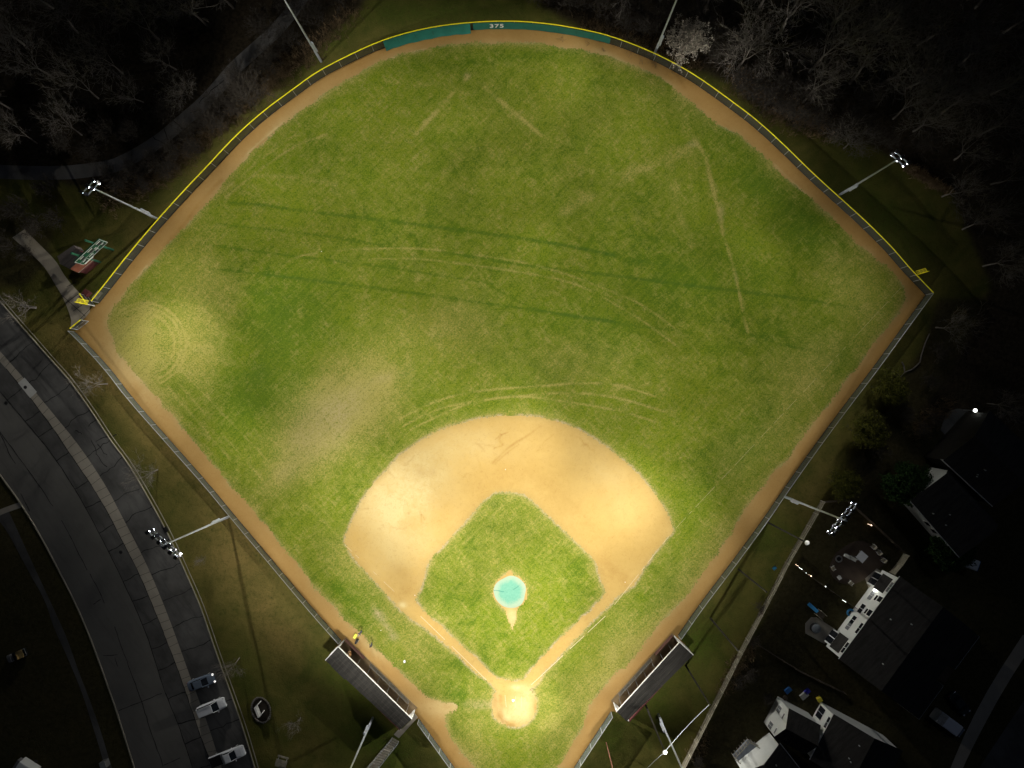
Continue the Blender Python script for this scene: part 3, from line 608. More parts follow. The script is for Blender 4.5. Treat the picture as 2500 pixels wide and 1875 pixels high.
# ------------------------------------------------------------------ floodlight poles
POLES = [((385,535),20.3,'small','tall grey floodlight pole standing at the yellow railed fence near the scoreboard'),
         ((784,150),22.6,'small','grey floodlight pole outside the far fence, left of the green windscreen'),
         ((1597,133),22.6,'small','grey floodlight pole at the far fence next to the pale blossoming tree'),
         ((2051,475),20.0,'small','grey floodlight pole outside the right field fence, in front of the round bare tree'),
         ((1917,1213),22.5,'big','grey floodlight pole leaning over the dark yard of the white sided house'),
         ((557,1262),23.0,'big','grey floodlight pole reaching over the cracked parking lot by the street'),
         ((910,1753),22.5,'big','grey floodlight pole on the grass behind the dugout beside the stairway'),
         ((1607,1744),22.5,'big','grey floodlight pole on the grass behind the dugout beside the tall netting poles')]
def make_pole(kind, h):
    root = empty('light_pole', (0, 0, 0), world=False); root['category'] = 'light pole'; root['group'] = 'floodlight poles round the field'
    m = MB(); m.tube((0,0,-.02), (0,0,3.4), .22, .21, 12); m.tube((0,0,3.4), (0,0,h), .17, .10, 12); m.smooth = False
    m.build('pole', M['polesteel'], root)
    m = MB(); m.box((-.05, .24, 4.35), (.32, .30, 2.7)); m.box((-.05, .25, 3.4), (.36, .36, .25)); m.box((-.05, .25, 5.3), (.36, .34, .12)); m.build('ballast_box', M['polesteel'], root)
    n, span = (6, 5.2) if kind == 'big' else (3, 2.3); pr = random.Random(len(kind))
    for zi, z in enumerate((h-.35, h-1.55)):
        m = MB(); m.box((.22, 0, z), (.14, span+.4, .14)); m.box((.1, 0, z), (.25, .3, .3)); m.build('crossarm', M['galv'], root)
        for i in range(n):
            y = -span/2+span*i/(n-1); ti = R_(pr.uniform(36, 52) if pr.random() < .7 else pr.uniform(15, 28)); d = Vector((math.cos(ti), 0, -math.sin(ti)))
            yaw = R_((i-(n-1)/2)*-4*(1 if kind == 'big' else 2)); d = Matrix.Rotation(yaw, 3, 'Z') @ d
            c = Vector((.40, y, z+.28)); f = MB()
            x_ = Vector((0, 0, 1)); w_ = d.cross(x_).normalized(); h_ = w_.cross(d)
            f.obox(c-d*.42-w_*.24-h_*.2, w_*.48, h_*.44, d*.30); f.tube(c-d*.14, c, .24, .27, 10); 
            vis = [c+w_*(.28*math.cos(a))+h_*(.28*math.sin(a)) for a in np.linspace(-.1, 3.24, 9)]
            f.add([tuple(q) for q in vis]+[tuple(q+d*.13) for q in vis], [(k_, k_+1, k_+10, k_+9) for k_ in range(8)]); f.box((.3, y, z+.12), (.1, .1, .25))
            fo = f.build('floodlight', M['black'], root)
            g = MB(); x = d.orthogonal().normalized(); yy = d.cross(x)
            vs = [c+d*.17]; ring = []
            for r, k in ((.075, .15), (.145, .08)):
                for a in range(10): vs.append(c+d*k+x*(r*math.cos(a*.6283))+yy*(r*math.sin(a*.6283)))
            fs = [(0, 1+a, 1+(a+1) % 10) for a in range(10)]+[(1+a, 11+a, 11+(a+1) % 10, 1+(a+1) % 10) for a in range(10)]
            g.add(vs, fs); lo = bpy.data.objects.new('lens', g.mesh('lens', M['lens'])); COL.objects.link(lo); lo.parent = fo
    return root
protos = {}
for (pp, h, kind, lab) in POLES:
    x, y = W(*pp)
    if kind not in protos: protos[kind] = (make_pole(kind, h), h); o = protos[kind][0]
    else: o = copy_tree(protos[kind][0])
    o.location = (x, y, 0); o.scale = (1, 1, h/protos[kind][1]); o.rotation_euler = (0, 0, {385:math.atan2(-.69,.72),2051:math.atan2(-.75,-.67),1917:math.atan2(.64,-.77),557:math.atan2(.75,.65)}.get(pp[0], math.atan2(-8-y, 0-x))); o['label'] = lab
SPOTS = [(0,-56,-2,28,38857),(0,-56,6,40,9423),(0,-56,14,40,3737),(0,-48,-50,14,37004),(0,-48,38,40,5709),(0,-40,-26,14,86688),(0,-24,-18,14,46201),(0,-24,6,28,31619),(0,-16,62,40,28285),(0,0,-53,14,386994),(0,16,-42,28,60404),(1,-80,-18,28,36566),(1,-56,14,28,17134),(1,-40,14,20,12867),(1,-40,38,40,6405),(1,-24,54,40,5096),(1,-16,-18,14,86906),(1,-16,6,20,23357),(1,-16,46,40,4773),(1,0,-18,40,3621),(1,32,-26,14,131717),(1,32,30,14,70471),(1,32,38,14,27545),(2,-64,14,14,53238),(2,-40,22,14,91290),(2,-40,38,20,42676),(2,-24,30,20,28738),(2,-16,54,20,16939),(2,-8,22,20,50444),(2,-8,38,20,16370),(2,-8,38,40,2203),(2,0,-42,20,109193),(2,0,-10,28,48111),(2,0,54,28,14577),(2,8,46,40,9168),(2,8,54,40,4540),(2,16,-42,14,117831),(2,24,46,40,2710),(2,32,38,40,8655),(2,72,-34,14,10741),(3,-48,14,14,78193),(3,-16,14,14,65173),(3,8,-42,14,144183),(3,16,6,20,14948),(3,16,30,20,13665),(3,24,22,28,4745),(3,32,14,28,12264),(3,32,46,40,1544),(3,40,30,40,1018),(3,48,14,40,3997),(3,56,6,28,6130),(3,56,14,40,2751),(4,-24,-66,28,58014),(4,-24,30,14,23558),(4,-16,-10,14,33991),(4,-16,-2,14,93671),(4,-8,-66,14,133799),(4,3,-54,14,73425),(4,8,-26,20,22942),(4,8,-18,20,53651),(4,16,38,14,32919),(4,24,-26,28,15734),(4,24,-10,40,4015),(4,24,6,28,8066),(4,24,14,20,17307),(4,32,-26,40,2759),(4,32,62,14,65829),(4,40,6,40,9002),(4,40,38,40,12410),(4,40,54,14,39582),(5,-40,-10,40,10215),(5,-32,-26,28,21719),(5,-32,-2,40,6901),(5,-8,-18,20,28849),(5,0,-58,20,67518),(5,8,-66,14,177765),(5,16,-66,14,128894),(6,-80,30,14,103326),(6,-48,-26,20,15700),(6,-40,-34,28,2515),(6,-32,-42,40,1422),(6,-32,-26,28,14316),(6,-24,-34,40,18622),(6,-16,-42,40,3054),(6,-8,-10,20,42701),(6,0,-26,28,53938),(6,8,-34,20,38271),(7,-8,-34,28,55383),(7,-8,-2,14,124432),(7,0,-53,14,42628),(7,0,-18,20,38764),(7,16,-42,40,4974),(7,16,-26,28,22102),(7,16,6,28,17660),(7,24,-50,40,706),(7,24,-42,40,5481),(7,32,-34,40,1650),(7,40,-18,28,13385),(7,48,-2,14,33224),(7,48,6,14,48523)]
for k, ax, ay, half, e in SPOTS:
    (pp, h, kind, lab) = POLES[k]; b = Vector((*W(*pp), h)); to = Vector((-b.x, -b.y, 0)).normalized(); side = Vector((-to.y, to.x, 0))
    L = bpy.data.lights.new('floodlight_beam', 'SPOT'); L.energy = e*1.14; L.spot_size = R_(2*half); L.spot_blend = 1; L.shadow_soft_size = .25; L.color = (1, .965, .87)
    o = bpy.data.objects.new('floodlight_beam', L); COL.objects.link(o); src = b+to*1.15+side*random.uniform(-1.6, 1.6)*(1 if kind == 'big' else .5)
    o.location = src; o.rotation_euler = (Vector((ax, ay, 0))-src).to_track_quat('-Z', 'Y').to_euler()

# ------------------------------------------------------------------ fences
def fence(name, pts, h, label, cat, rail, railr, chain, step=3.05, post='galv', group=None, bottom=True):
    P, t = resample(pts, step); root = empty(name, (P[0][0], P[0][1], 0), label, cat, group)
    Q, tq = resample(pts, 1.0)
    m = MB(); m.path([(x, y, h) for x, y in Q], railr, 6); m.build('top_rail', rail, root)
    m = MB()
    for i in range(len(Q)-1):
        a, b = Q[i], Q[i+1]
        m.quaduv([(*a, .05), (*b, .05), (*b, h), (*a, h)], [(tq[i], .05), (tq[i+1], .05), (tq[i+1], h), (tq[i], h)])
    m.build('mesh_panel', chain, root)
    if bottom:
        m = MB(); m.path([(x, y, .07) for x, y in Q], .065, 5); m.build('bottom_rail', M['black'], root)
    pm = MB(); pm.tube((0, 0, -.02), (0, 0, h), .04, .04, 8); me_ = pm.mesh('post', M[post])
    for x, y in P:
        o = bpy.data.objects.new('post', me_); COL.objects.link(o); o.parent = root; o.location = Vector((x, y, 0))-root.location
    return root
OFq = [tuple(p) for p in OF]
of = fence('outfield_fence', OFq, FENCE_H, 'long curved chain link outfield fence with a bright yellow top cap', 'fence', M['yellow'], .085, M['chain_dark'])
fence('side_fence', smoothline(LF1, 1), LH, 'grey chain link fence along the left foul side by the cracked parking lot', 'fence', M['galv'], .045, M['chain'], group='side fences')
fence('side_fence', LF2, LH, 'short grey chain link fence beside the stairway below the left dugout', 'fence', M['galv'], .045, M['chain'], group='side fences')
fence('side_fence', smoothline(RF1, 1), RH, 'grey chain link fence along the right foul side under the yellow green shrubs', 'fence', M['galv'], .045, M['chain'], group='side fences')
fence('side_fence', RF2, RH, 'short grey chain link fence below the right dugout at the bottom edge', 'fence', M['galv'], .045, M['chain'], group='side fences')
# green windscreen with the distance figure
ofP, oft = resample(OFq, .5)
def idx(px, py):
    p = np.array(W(px, py, FENCE_H)); return int(np.argmin(np.linalg.norm(ofP-p, axis=1)))
def screen(i0, i1, flare, sag, z1, label, seed):
    r = random.Random(seed); root = empty('windscreen', (ofP[i0][0], ofP[i0][1], 0), label, 'windscreen', 'green windscreens on the far fence'); m = MB(); K = 6; n = i1-i0
    vs = []
    for i in range(i0, i1+1):
        t = (ofP[min(i+1, len(ofP)-1)]-ofP[max(i-1, 0)]); t /= np.linalg.norm(t); nrm = np.array([t[1], -t[0]])
        if nrm @ -ofP[i] < 0: nrm = -nrm
        wob = .07*math.sin(i*1.1)+.06*math.sin(i*.43+1)
        for k in range(K+1):
            f = k/K; d = .09+flare*f**1.6+(wob+r.uniform(-.03, .03))*math.sin(f*math.pi)*sag+(wob*.5 if k == K else 0)*sag
            z = z1*(1-f)+(.06+.12*sag*abs(math.sin(i*.55)))*f
            vs.append((ofP[i][0]+nrm[0]*d, ofP[i][1]+nrm[1]*d, z))
    fs = [(i*(K+1)+k, i*(K+1)+k+1, (i+1)*(K+1)+k+1, (i+1)*(K+1)+k) for i in range(n) for k in range(K)]
    m.add(vs, fs); m.smooth = True; m.build('screen_cloth', M['teal'], root)
    m = MB()
    for i in range(i0+5, i1-3, 6):
        t = ofP[i+1]-ofP[i]; t /= np.linalg.norm(t); nrm = np.array([t[1], -t[0]]); nrm = nrm if nrm @ -ofP[i] > 0 else -nrm
        p = ofP[i]+nrm*(.13+flare*.25); m.tube((*p, z1*.80), (*(p+t*.12+nrm*(.05+flare*.35)), z1*.42), .02, .02, 4)
    m.build('tie_cord', M['black'], root)
    return root
ia, ib, ic = idx(932, 97), idx(1150, 53.5), idx(1494, 88)
screen(ia, ib, .62, 1.0, 2.28, 'sagging teal windscreen hanging out from the far fence left of the number', 3)
s2 = screen(ib+1, ic, .06, .5, 2.2, 'flat teal windscreen with a white distance number on the far fence', 4)
def text_mesh(txt, size, mat, ext=.01, xs=1.0):
    c = bpy.data.curves.new('txt', 'FONT'); c.body = txt; c.size = size; c.extrude = ext; c.align_x = 'CENTER'; c.align_y = 'CENTER'; c.offset = .03
    o = bpy.data.objects.new('txt', c); COL.objects.link(o); dg = bpy.context.evaluated_depsgraph_get()
    me_ = bpy.data.meshes.new_from_object(o.evaluated_get(dg)); bpy.data.objects.remove(o); me_.materials.clear(); me_.materials.append(mat); me_.transform(Matrix.Diagonal((xs, 1, 1, 1))); return me_
i375 = idx(1214, 51.5); t = ofP[i375+1]-ofP[i375-1]; ang = math.atan2(t[1], t[0])
if t[0] < 0: ang += math.pi
for dx, ch in ((-.86, '3'), (0, '7'), (.86, '5')):
    o = bpy.data.objects.new('digit', text_mesh(ch, 1.45, M['white'], .012, 1.05)); COL.objects.link(o); o.parent = s2
    u = Vector((math.cos(ang), math.sin(ang), 0)); nn = Vector((u.y, -u.x, 0))
    o.location = Vector((*ofP[i375], 1.28))+nn*.26+u*dx-s2.location; o.rotation_euler = (R_(86), 0, ang)

# gate leaves, corner boxes and foul poles
def gate_leaf(a, b, h, label):
    a, b = np.array(a), np.array(b); root = empty('gate', (a[0], a[1], 0), label, 'gate', 'open gate leaves at the left corner'); L = np.linalg.norm(b-a)
    m = MB(); m.tube((*a, h), (*b, h), .085, n=6); m.build('top_rail', M['yellow'], root)
    m = MB(); m.tube((*a, .05), (*a, h), .05, n=6); m.tube((*b, .05), (*b, h), .05, n=6); m.tube((*a, .12), (*b, .12), .04, n=6); m.tube((*a, h*.5), (*b, h*.5), .03, n=6); m.build('gate_frame', M['galv'], root)
    m = MB(); m.quaduv([(*a, .12), (*b, .12), (*b, h), (*a, h)], [(0, 0), (L, 0), (L, h), (0, h)]); m.build('mesh_panel', M['chain_dark'], root)
gate_leaf(W(170,802,2.4), W(196,781,2.4), 2.4, 'short yellow capped gate leaf at the very corner of the left fences')
gate_leaf(W(193,717,2.4), W(211,742,2.4), 2.4, 'yellow capped gate leaf swung open behind the left foul pole')
def foul_pole(pb, h, side, label):
    x, y = W(*pb); root = empty('foul_pole', (x, y, 0), label, 'foul pole', 'yellow foul poles')
    m = MB(); m.tube((x, y, -.02), (x, y, 1.9), .07, n=8); m.build('lower_pole', M['white'], root)
    m = MB(); m.tube((x, y, 1.9), (x, y, h), .065, n=8); m.build('pole', M['yellow'], root)
    sx, sy = side; z0, z1 = 2.15, h-.45; x2, y2 = x+sx, y+sy
    m = MB(); m.path([(x, y, z0), (x2, y2, z0), (x2, y2, z1), (x, y, z1)], .035, 6)
    for k in (1, 2): z = z0+(z1-z0)*k/3; m.tube((x, y, z), (x2, y2, z), .025, n=5)
    m.build('wing_frame', M['yellow'], root)
    m = MB(); m.quaduv([(x, y, z0), (x2, y2, z0), (x2, y2, z1), (x, y, z1)], [(0, z0), (.6, z0), (.6, z1), (0, z1)]); m.build('wing_mesh', M['ymesh'], root)
foul_pole((231,747), 5.6, (.30, .62), 'yellow foul pole with mesh wing beside the open gate and paved path')
foul_pole((2223.5,675), 5.4, (-.36, .55), 'yellow foul pole with mesh wing on the right field fence')
m = MB(); bx, by = W(243,722,0); m.box((bx, by, .55), (1.5, .35, 1.1), R_(50)); m.box((bx, by, 1.12), (1.6, .45, .06), R_(50))
tag(m.build('wall_pad', M['wood']), 'small tan padded box at the foot of the left fence end', 'pad')
bx, by = W(222,728,0); m = MB(); m.box((bx-.6, by+.5, .5), (.8, 1.6, 1.0), R_(-40)); m.box((bx-.6, by+.5, 1.03), (.9, 1.7, .06), R_(-40)); tag(m.build('storage_box', M['maroon']), 'dark maroon storage box behind the left end of the yellow railed fence', 'box')

# mound cover and small things on the field
mcx, mcy = W(*MOUND_C)
def cover_mat():
    mm, t = newmat('mound_tarp'); p = pos(t); r = nd(t, 'ShaderNodeVectorMath', _operation='DISTANCE', i0=p, i1=(mcx, mcy+.05, .2)).outputs['Value']
    n = noise(t, p, 1.1, 5, .7, .5); n2 = noise(t, p, 4, 4, .7)
    edge = mapr(t, ma(t, 'ADD', r, ma(t, 'MULTIPLY', n, 1.5)), 2.3, 3.15)
    c = mixc(t, mapr(t, n2, .35, .65), (.105, .30, .215), (.145, .345, .25))
    c = mixc(t, ma(t, 'MULTIPLY', edge, .85, clamp=True), c, mixc(t, n2, (.22, .37, .27), (.36, .35, .24)))
    finish(t, c, .7, .3, bump=n, bstr=.4, bdist=.08); return mm
m = MB(); vs = [(mcx, mcy, .315)]; NR, NA = 9, 56
for j in range(1, NR+1):
    for i in range(NA):
        a = 2*math.pi*i/NA; r = 2.88*j/NR*(1+.008*math.sin(5*a)); z = .315*(1-(j/NR)**2)+.045+.022*math.sin(a*3+r*2)*j/NR+.03*math.exp(-((r*math.sin(a+.1))**2)*14)*(1 if math.cos(a) < 0 else .0)*(j/NR)
        if j == NR: z = .03
        vs.append((mcx+r*math.cos(a), mcy+r*math.sin(a), z))
fs = [(0, 1+i, 1+(i+1) % NA) for i in range(NA)]+[(1+(j-1)*NA+i, 1+j*NA+i, 1+j*NA+(i+1) % NA, 1+(j-1)*NA+(i+1) % NA) for j in range(1, NR) for i in range(NA)]
m.add(vs, fs); m.smooth = True
mo = empty('mound_cover', (mcx, mcy, 0), 'round pale turquoise tarp covering the pitching mound', 'tarp'); m.build('tarp', cover_mat(), mo)
m = MB(); m.path([(mcx-2.78, mcy+.25, .085), (mcx-1.9, mcy+.27, .235), (mcx-1.5, mcy+.16, .285), (mcx-1.0, mcy+.15, .335)], .05, 5); m.path([(mcx+.5, mcy+.45, .37), (mcx+1.0, mcy+.75, .31), (mcx+1.5, mcy+1.1, .23)], .035, 5); m.build('crease', M['teal'], mo)
bx, by = W(988,1614); m = MB(); m.box((bx, by, .17), (.28, .28, .34), .4); m.box((bx, by, .355), (.3, .3, .03), .4)
tag(m.build('white_bucket', M['white']), 'small white box on the grass in foul ground near the left dugout', 'box')
for px, py, lab in [(930,1539,'white ball lying on grass near the two people'),(1013,1453,'white ball on the dirt by third base'),(1234,1146,'white ball on the dirt at the top of the infield'),(1526,1421,'white ball on the base path near first base'),(785,614,'white scrap lying on a faint tyre arc in left field'),(757,203,'white scrap at the foot of the outfield fence')]:
    bx, by = W(px, py); m = MB(); m.ball((bx, by, .06), .065, 8, 6); tag(m.build('baseball', M['white']), lab, 'ball', 'white balls on the field')

# ------------------------------------------------------------------ dugouts
def dugout(F0, F1, B0, B1, label, nposts, maroon, flip):
    zf, zb = 3.05, 2.6
    f0, f1, b0, b1 = [np.array(W(*p, z)) for p, z in ((F0, zf), (F1, zf), (B0, zb), (B1, zb))]
    root = empty('dugout', (*((f0+f1+b0+b1)/4), 0), label, 'dugout', 'dugouts')
    u = (f1-f0)/np.linalg.norm(f1-f0); v = f0-b0; v = v-u*(v@u); v /= np.linalg.norm(v)      # v points to the field
    m = MB(); T = .16
    top = [(*f0, zf), (*f1, zf), (*b1, zb), (*b0, zb)]; bot = [(x, y, z-T) for x, y, z in top]
    m.add(top+bot, [(0,1,2,3),(7,6,5,4),(0,4,5,1),(1,5,6,2),(2,6,7,3),(3,7,4,0)]); m.build('roof', M['roof'], root)
    m = MB(); m.obox((*(f0-u*.06), zf-.24), (*(u*(np.linalg.norm(f1-f0)+.12)), 0), (*(v*.07), 0), (0, 0, .28)); m.build('fascia', M['white'], root)
    m = MB(); d = np.array([*(b0-f0), zb-zf]); m.obox((*(f0-u*.14), zf-.22), tuple(d), (*(u*.13), 0), (0, 0, .27)); m.build('verge_trim', M['white'], root)
    L = np.linalg.norm(f1-f0); D = np.linalg.norm(b0-f0)
    fw = f0-v*.0
    for s in (0.0, L-.16):
        a = f0+u*s; m = MB(); m.obox((*(a+v*.25), -.02), (*(u*.16), 0), (*(-v*(D-.2)), 0), (0, 0, zb-.22)); m.obox((*(a+v*.25), -.02), (*(u*.16), 0), (*(-v*.5), 0), (0, 0, zf-.26)); m.build('end_wall', M['white'], root)
    m = MB(); a = f0-v*(D-.25); m.obox((*a, -.02), (*(u*L), 0), (*(v*.15), 0), (0, 0, zb-.2)); m.build('back_wall', M['maroon'], root)
    m = MB(); a = f0+v*.8; m.obox((*a, -.02), (*(u*L), 0), (*(-v*(D+.3)), 0), (0, 0, .07)); m.build('floor_slab', M['duggfloor'], root)
    m = MB()
    for f_ in (.22, .45, .68):
        a = f0+(b0-f0)*f_+u*.1; z_ = zf+(zb-zf)*f_; m.obox((*a, z_-.01), (*(u*(L-.2)), 0), (*(v*.06), 0), (0, 0, .025))
    for f_ in (.47,):
        a = f0+u*(L*f_); m.obox((*a, zf-.01), (*(b0-f0), zb-zf), (*(u*.05), 0), (0, 0, .024))
    m.build('roof_seam', M['seam'], root)
    m = MB(); a = f0-v*(D-.9); m.obox((*(a+u*.6), .42), (*(u*(L-1.2)), 0), (*(v*.4), 0), (0, 0, .06))
    for k in range(6): p = a+u*(.8+k*(L-1.8)/5); m.obox((*p, .03), (*(u*.08), 0), (*(v*.36), 0), (0, 0, .4))
    m.build('bench', M['wood'], root)
    for k in range(nposts):
        s = L*(.12+.80*k/(nposts-1)); p = f0+u*s+v*.02; m = MB(); m.tube((*p, .03), (*p, zf-.2), .05, n=8); m.build('roof_post', M['darksteel'], root)
    q0, q1 = f0+v*.62+u*.2, f0+v*.62+u*(L*.36); r0, r1 = f0+v*.62+u*(L*.36), f0+v*.62+u*(L-1.8)
    m = MB(); m.obox((*q0, .05), (*(q1-q0)*np.array([maroon, maroon]), 0), (*(v*.08), 0), (0, 0, 1.0)); m.build('padded_rail', M['oxblood'], root)
    m = MB(); h = 1.25; n = 7
    m.tube((*r0, h), (*r1, h), .04, n=6); m.tube((*r0, .1), (*r1, .1), .03, n=6)
    for k in range(n): p = r0+(r1-r0)*k/(n-1); m.tube((*p, .03), (*p, h), .04, n=6); m.tube((*p, h), (*(p-v*.8+u*.5), .08), .025, n=5)
    m.build('guard_rail', M['darksteel'], root)
    m = MB(); l = np.linalg.norm(r1-r0); m.quaduv([(*r0, .1), (*r1, .1), (*r1, h), (*r0, h)], [(0, 0), (l, 0), (l, h), (0, h)]); m.build('rail_mesh', M['chain_dark'], root)
    return f0, u, v, L
dl = dugout((825.8,1580),(1004.8,1756),(795,1613),(977,1781),'long dark roofed dugout on the left foul side next to the people', 7, .75, 0)
dr = dugout((1659,1569),(1505.7,1738),(1692,1600),(1530,1761),'long dark roofed dugout on the right foul side with white end trim', 7, .8, 1)
# annexe bump behind the left dugout
a = np.array(W(835,1653,2.3)); u = dl[1]; v = dl[2]
m = MB(); m.obox((*(a-u*2.6), -.02), (*(u*3.2), 0), (*(v*1.2), 0), (0, 0, 2.32)); tag(m.build('equipment_box', M['black']), 'black equipment locker set against the back of the left dugout', 'locker')
bx, by = W(852,1598,.8); m = MB(); m.tube((bx, by, 0), (bx, by, .95), .33, .40, 16); m.tube((bx, by, .95), (bx, by, 1.0), .43, .43, 16); m.ball((bx, by, 1.0), .36, 14, 6, sz=.5)
tag(m.build('barrel', simple('tan_plastic', (.52, .27, .10), .6)), 'round tan barrel with domed lid standing in the left dugout', 'barrel')

# ------------------------------------------------------------------ people and their things
def body_mesh(name, J, E, mats, zsplit):
    me_ = bpy.data.meshes.new(name); me_.from_pydata([j[0] for j in J], E, []); o = bpy.data.objects.new(name, me_); COL.objects.link(o)
    md = o.modifiers.new('skin', 'SKIN'); o.modifiers.new('sub', 'SUBSURF').levels = 1
    if not me_.skin_vertices: me_.skin_vertices.new()
    for i, j in enumerate(J): me_.skin_vertices[0].data[i].radius = (j[1], j[1]*(j[2] if len(j) > 2 else 1)); me_.skin_vertices[0].data[i].use_root = (i == 0)
    dg = bpy.context.evaluated_depsgraph_get(); out = bpy.data.meshes.new_from_object(o.evaluated_get(dg)); bpy.data.objects.remove(o)
    for m_ in mats: out.materials.append(m_)
    for p in out.polygons: p.material_index = zsplit(p.center); p.use_smooth = True
    return out
SKIN = simple('skin', (.42, .25, .17), .6)
def person(pb, facing, bend, label, shirt, trousers, hair):
    x, y = W(*pb); root = empty('person', (x, y, 0), label, 'person', 'people by the left dugout', world=False)
    s = bend; hipx = -.05-.15*s; cx = hipx+.35*s; sx = hipx+.55*s; hz = .92-.06*s; sz = hz+.50*math.cos(s*.9)
    J = [((hipx, 0, hz), .145, 1.0), ((hipx+.5*(cx-hipx), 0, hz+.16), .13), ((cx, 0, hz+.34*math.cos(s*.8)), .155), ((sx, 0, sz), .12), ((sx+.03+.1*s, 0, sz+.10), .06), ((sx+.05+.15*s, 0, sz+.18), .10), ((sx+.05+.2*s, 0, sz+.29), .092)]
    E = [(0,1),(1,2),(2,3),(3,4),(4,5),(5,6)]
    for sg in (-1, 1):
        b = len(J); J += [((hipx, sg*.10, hz-.08), .10), ((hipx+.06+.05*sg, sg*.12, .50), .068), ((.0+.06*sg, sg*.13, .09), .045), ((.14+.06*sg, sg*.14, .04), .04)]; E += [(0,b),(b,b+1),(b+1,b+2),(b+2,b+3)]
        b = len(J); rx = sx+.18+.2*s
        J += [((sx, sg*.20, sz-.02), .07), ((sx+.06, sg*.27, sz-.28), .05), ((rx, sg*.22, sz-.46-.1*s), .038), ((rx+.07, sg*.21, sz-.50-.12*s), .030)]; E += [(3,b),(b,b+1),(b+1,b+2),(b+2,b+3)]
        hb = b+3
        for k in range(4):
            f = len(J); yy = sg*(.185+.016*k); J += [((rx+.12, yy, sz-.53-.12*s), .0095), ((rx+.155-.008*abs(k-1.5), yy, sz-.565-.12*s), .008)]; E += [(hb,f),(f,f+1)]
        f = len(J); J += [((rx+.10, sg*.165, sz-.50-.12*s), .011), ((rx+.13, sg*.155, sz-.52-.12*s), .009)]; E += [(hb,f),(f,f+1)]
    hc = Vector(J[5][0])
    def mat_of(c):
        if c.z < .07: return 3
        if c.z < hz-.02: return 1 if abs(c.y) < .2 and c.x < rx-.02 else 2
        if (c-hc).length < .14 or c.z > sz+.12: return 2
        if c.x > rx+.02: return 2
        return 0
    me_ = body_mesh('body', J, E, [shirt, trousers, SKIN, M['black']], mat_of); o = bpy.data.objects.new('body', me_); COL.objects.link(o); o.parent = root
    m = MB(); h = Vector(J[6][0]); m.ball((h.x-.02, 0, h.z+.0), .118, 12, 8, sz=.95); m.smooth = True; o = m.build('hair', hair, root); o.location = (0, 0, 0)
    fz = Vector(J[5][0])+Vector((.10, 0, .02)); m = MB(); m.ball(fz+Vector((.012, 0, -.01)), .018, 6, 4)
    for sg in (-1, 1): m.ball(fz+Vector((-.002, sg*.035, .03)), .012, 6, 4)
    m.box(fz+Vector((.0, 0, -.055)), (.015, .045, .01)); m.build('face', SKIN, root)
    m = MB()
    for sg in (-1, 1): m.ball(Vector(J[5][0])+Vector((-.01, sg*.108, .02)), .03, 6, 4)
    m.build('ear', SKIN, root)
    root.rotation_euler = (0, 0, facing)
GREYC = simple('grey_cloth', (.06, .065, .075), .9, .1); GREYD = simple('dark_cloth', (.035, .037, .045), .9, .1); PALEC = simple('pale_cloth', (.075, .078, .085), .9, .1)
person((883.5,1539.5), math.atan2(-.75, -.6), .75, 'person in grey clothes bending forward over a yellow box on the dirt track', GREYC, GREYD, simple('grey_cap', (.22, .24, .26), .9))
person((909,1570), math.atan2(-.55, -.8), .15, 'dark haired person in grey standing at the grass edge by the track', PALEC, GREYD, simple('brown_hair', (.03, .018, .01), .8))
bx, by = W(867,1553.5,.3); root = empty('yellow_box', (bx, by, 0), 'bright yellow green plastic box on the dirt track beside the bending person', 'box')
YG = simple('fluo_yellow', (.80, .86, .10), .5, .4, var=.06); an = math.atan2(10, 5.5)
m = MB(); m.box((bx, by, .22), (.62, .40, .44), an); m.build('bin', YG, root); m = MB(); m.box((bx, by, .465), (.66, .43, .05), an); m.build('lid', YG, root); m = MB(); m.box((bx, by, .51), (.2, .05, .04), an); m.build('handle', M['black'], root)
bx, by = W(870.5,1566,.2); root = empty('kit_bag', (bx, by, 0), 'black rounded kit bag with white bottles lying on the dirt track', 'bag')
m = MB(); an = math.atan2(9, 5); c, s_ = math.cos(an), math.sin(an); m.tube((bx-c*.32, by-s_*.32, .2), (bx+c*.32, by+s_*.32, .2), .2, n=12); m.ball((bx-c*.32, by-s_*.32, .2), .2, 10, 6); m.ball((bx+c*.32, by+s_*.32, .2), .2, 10, 6); m.build('bag_body', M['black'], root)
for k in (-.15, .1, .3):
    m = MB(); qx, qy = bx+c*k+s_*.27, by+s_*k-c*.27; m.tube((qx, qy, 0), (qx, qy, .2), .05, n=8); m.tube((qx, qy, .2), (qx, qy, .25), .025, n=8); m.build('bottle', M['white'], root)

# ------------------------------------------------------------------ scoreboard and shed
sa_, sb_ = np.array(W(276.8,610.6)), np.array(W(245,640)); root = empty('scoreboard', (*((sa_+sb_)/2), 0), 'green baseball scoreboard with white lettering strips on two posts', 'scoreboard')
uu = (sb_-sa_)/np.linalg.norm(sb_-sa_); ctr = (sa_+sb_)/2; nf = np.array([uu[1], -uu[0]]); nf = nf if nf @ -ctr > 0 else -nf
for p in (sa_, sb_):
    m = MB(); m.box((*p, 4.0), (.26, .26, 8.04), math.atan2(uu[1], uu[0])); m.build('post', M['greenpost'], root)
HWD = 2.75; z0, z1 = 3.7, 6.1
m = MB(); a = ctr-uu*HWD+nf*.16; m.obox((*a, z0), (*(uu*2*HWD), 0), (*(nf*.22), 0), (0, 0, z1-z0)); m.build('board', M['green'], root)
def onb(s0, s1, za, zb_, d=.40, w=.02): 
    a = ctr+uu*(s0-HWD)+nf*d; return ((*a, za), (*(uu*(s1-s0)), 0), (*(nf*w), 0), (0, 0, zb_-za))
m = MB(); W2 = 2*HWD
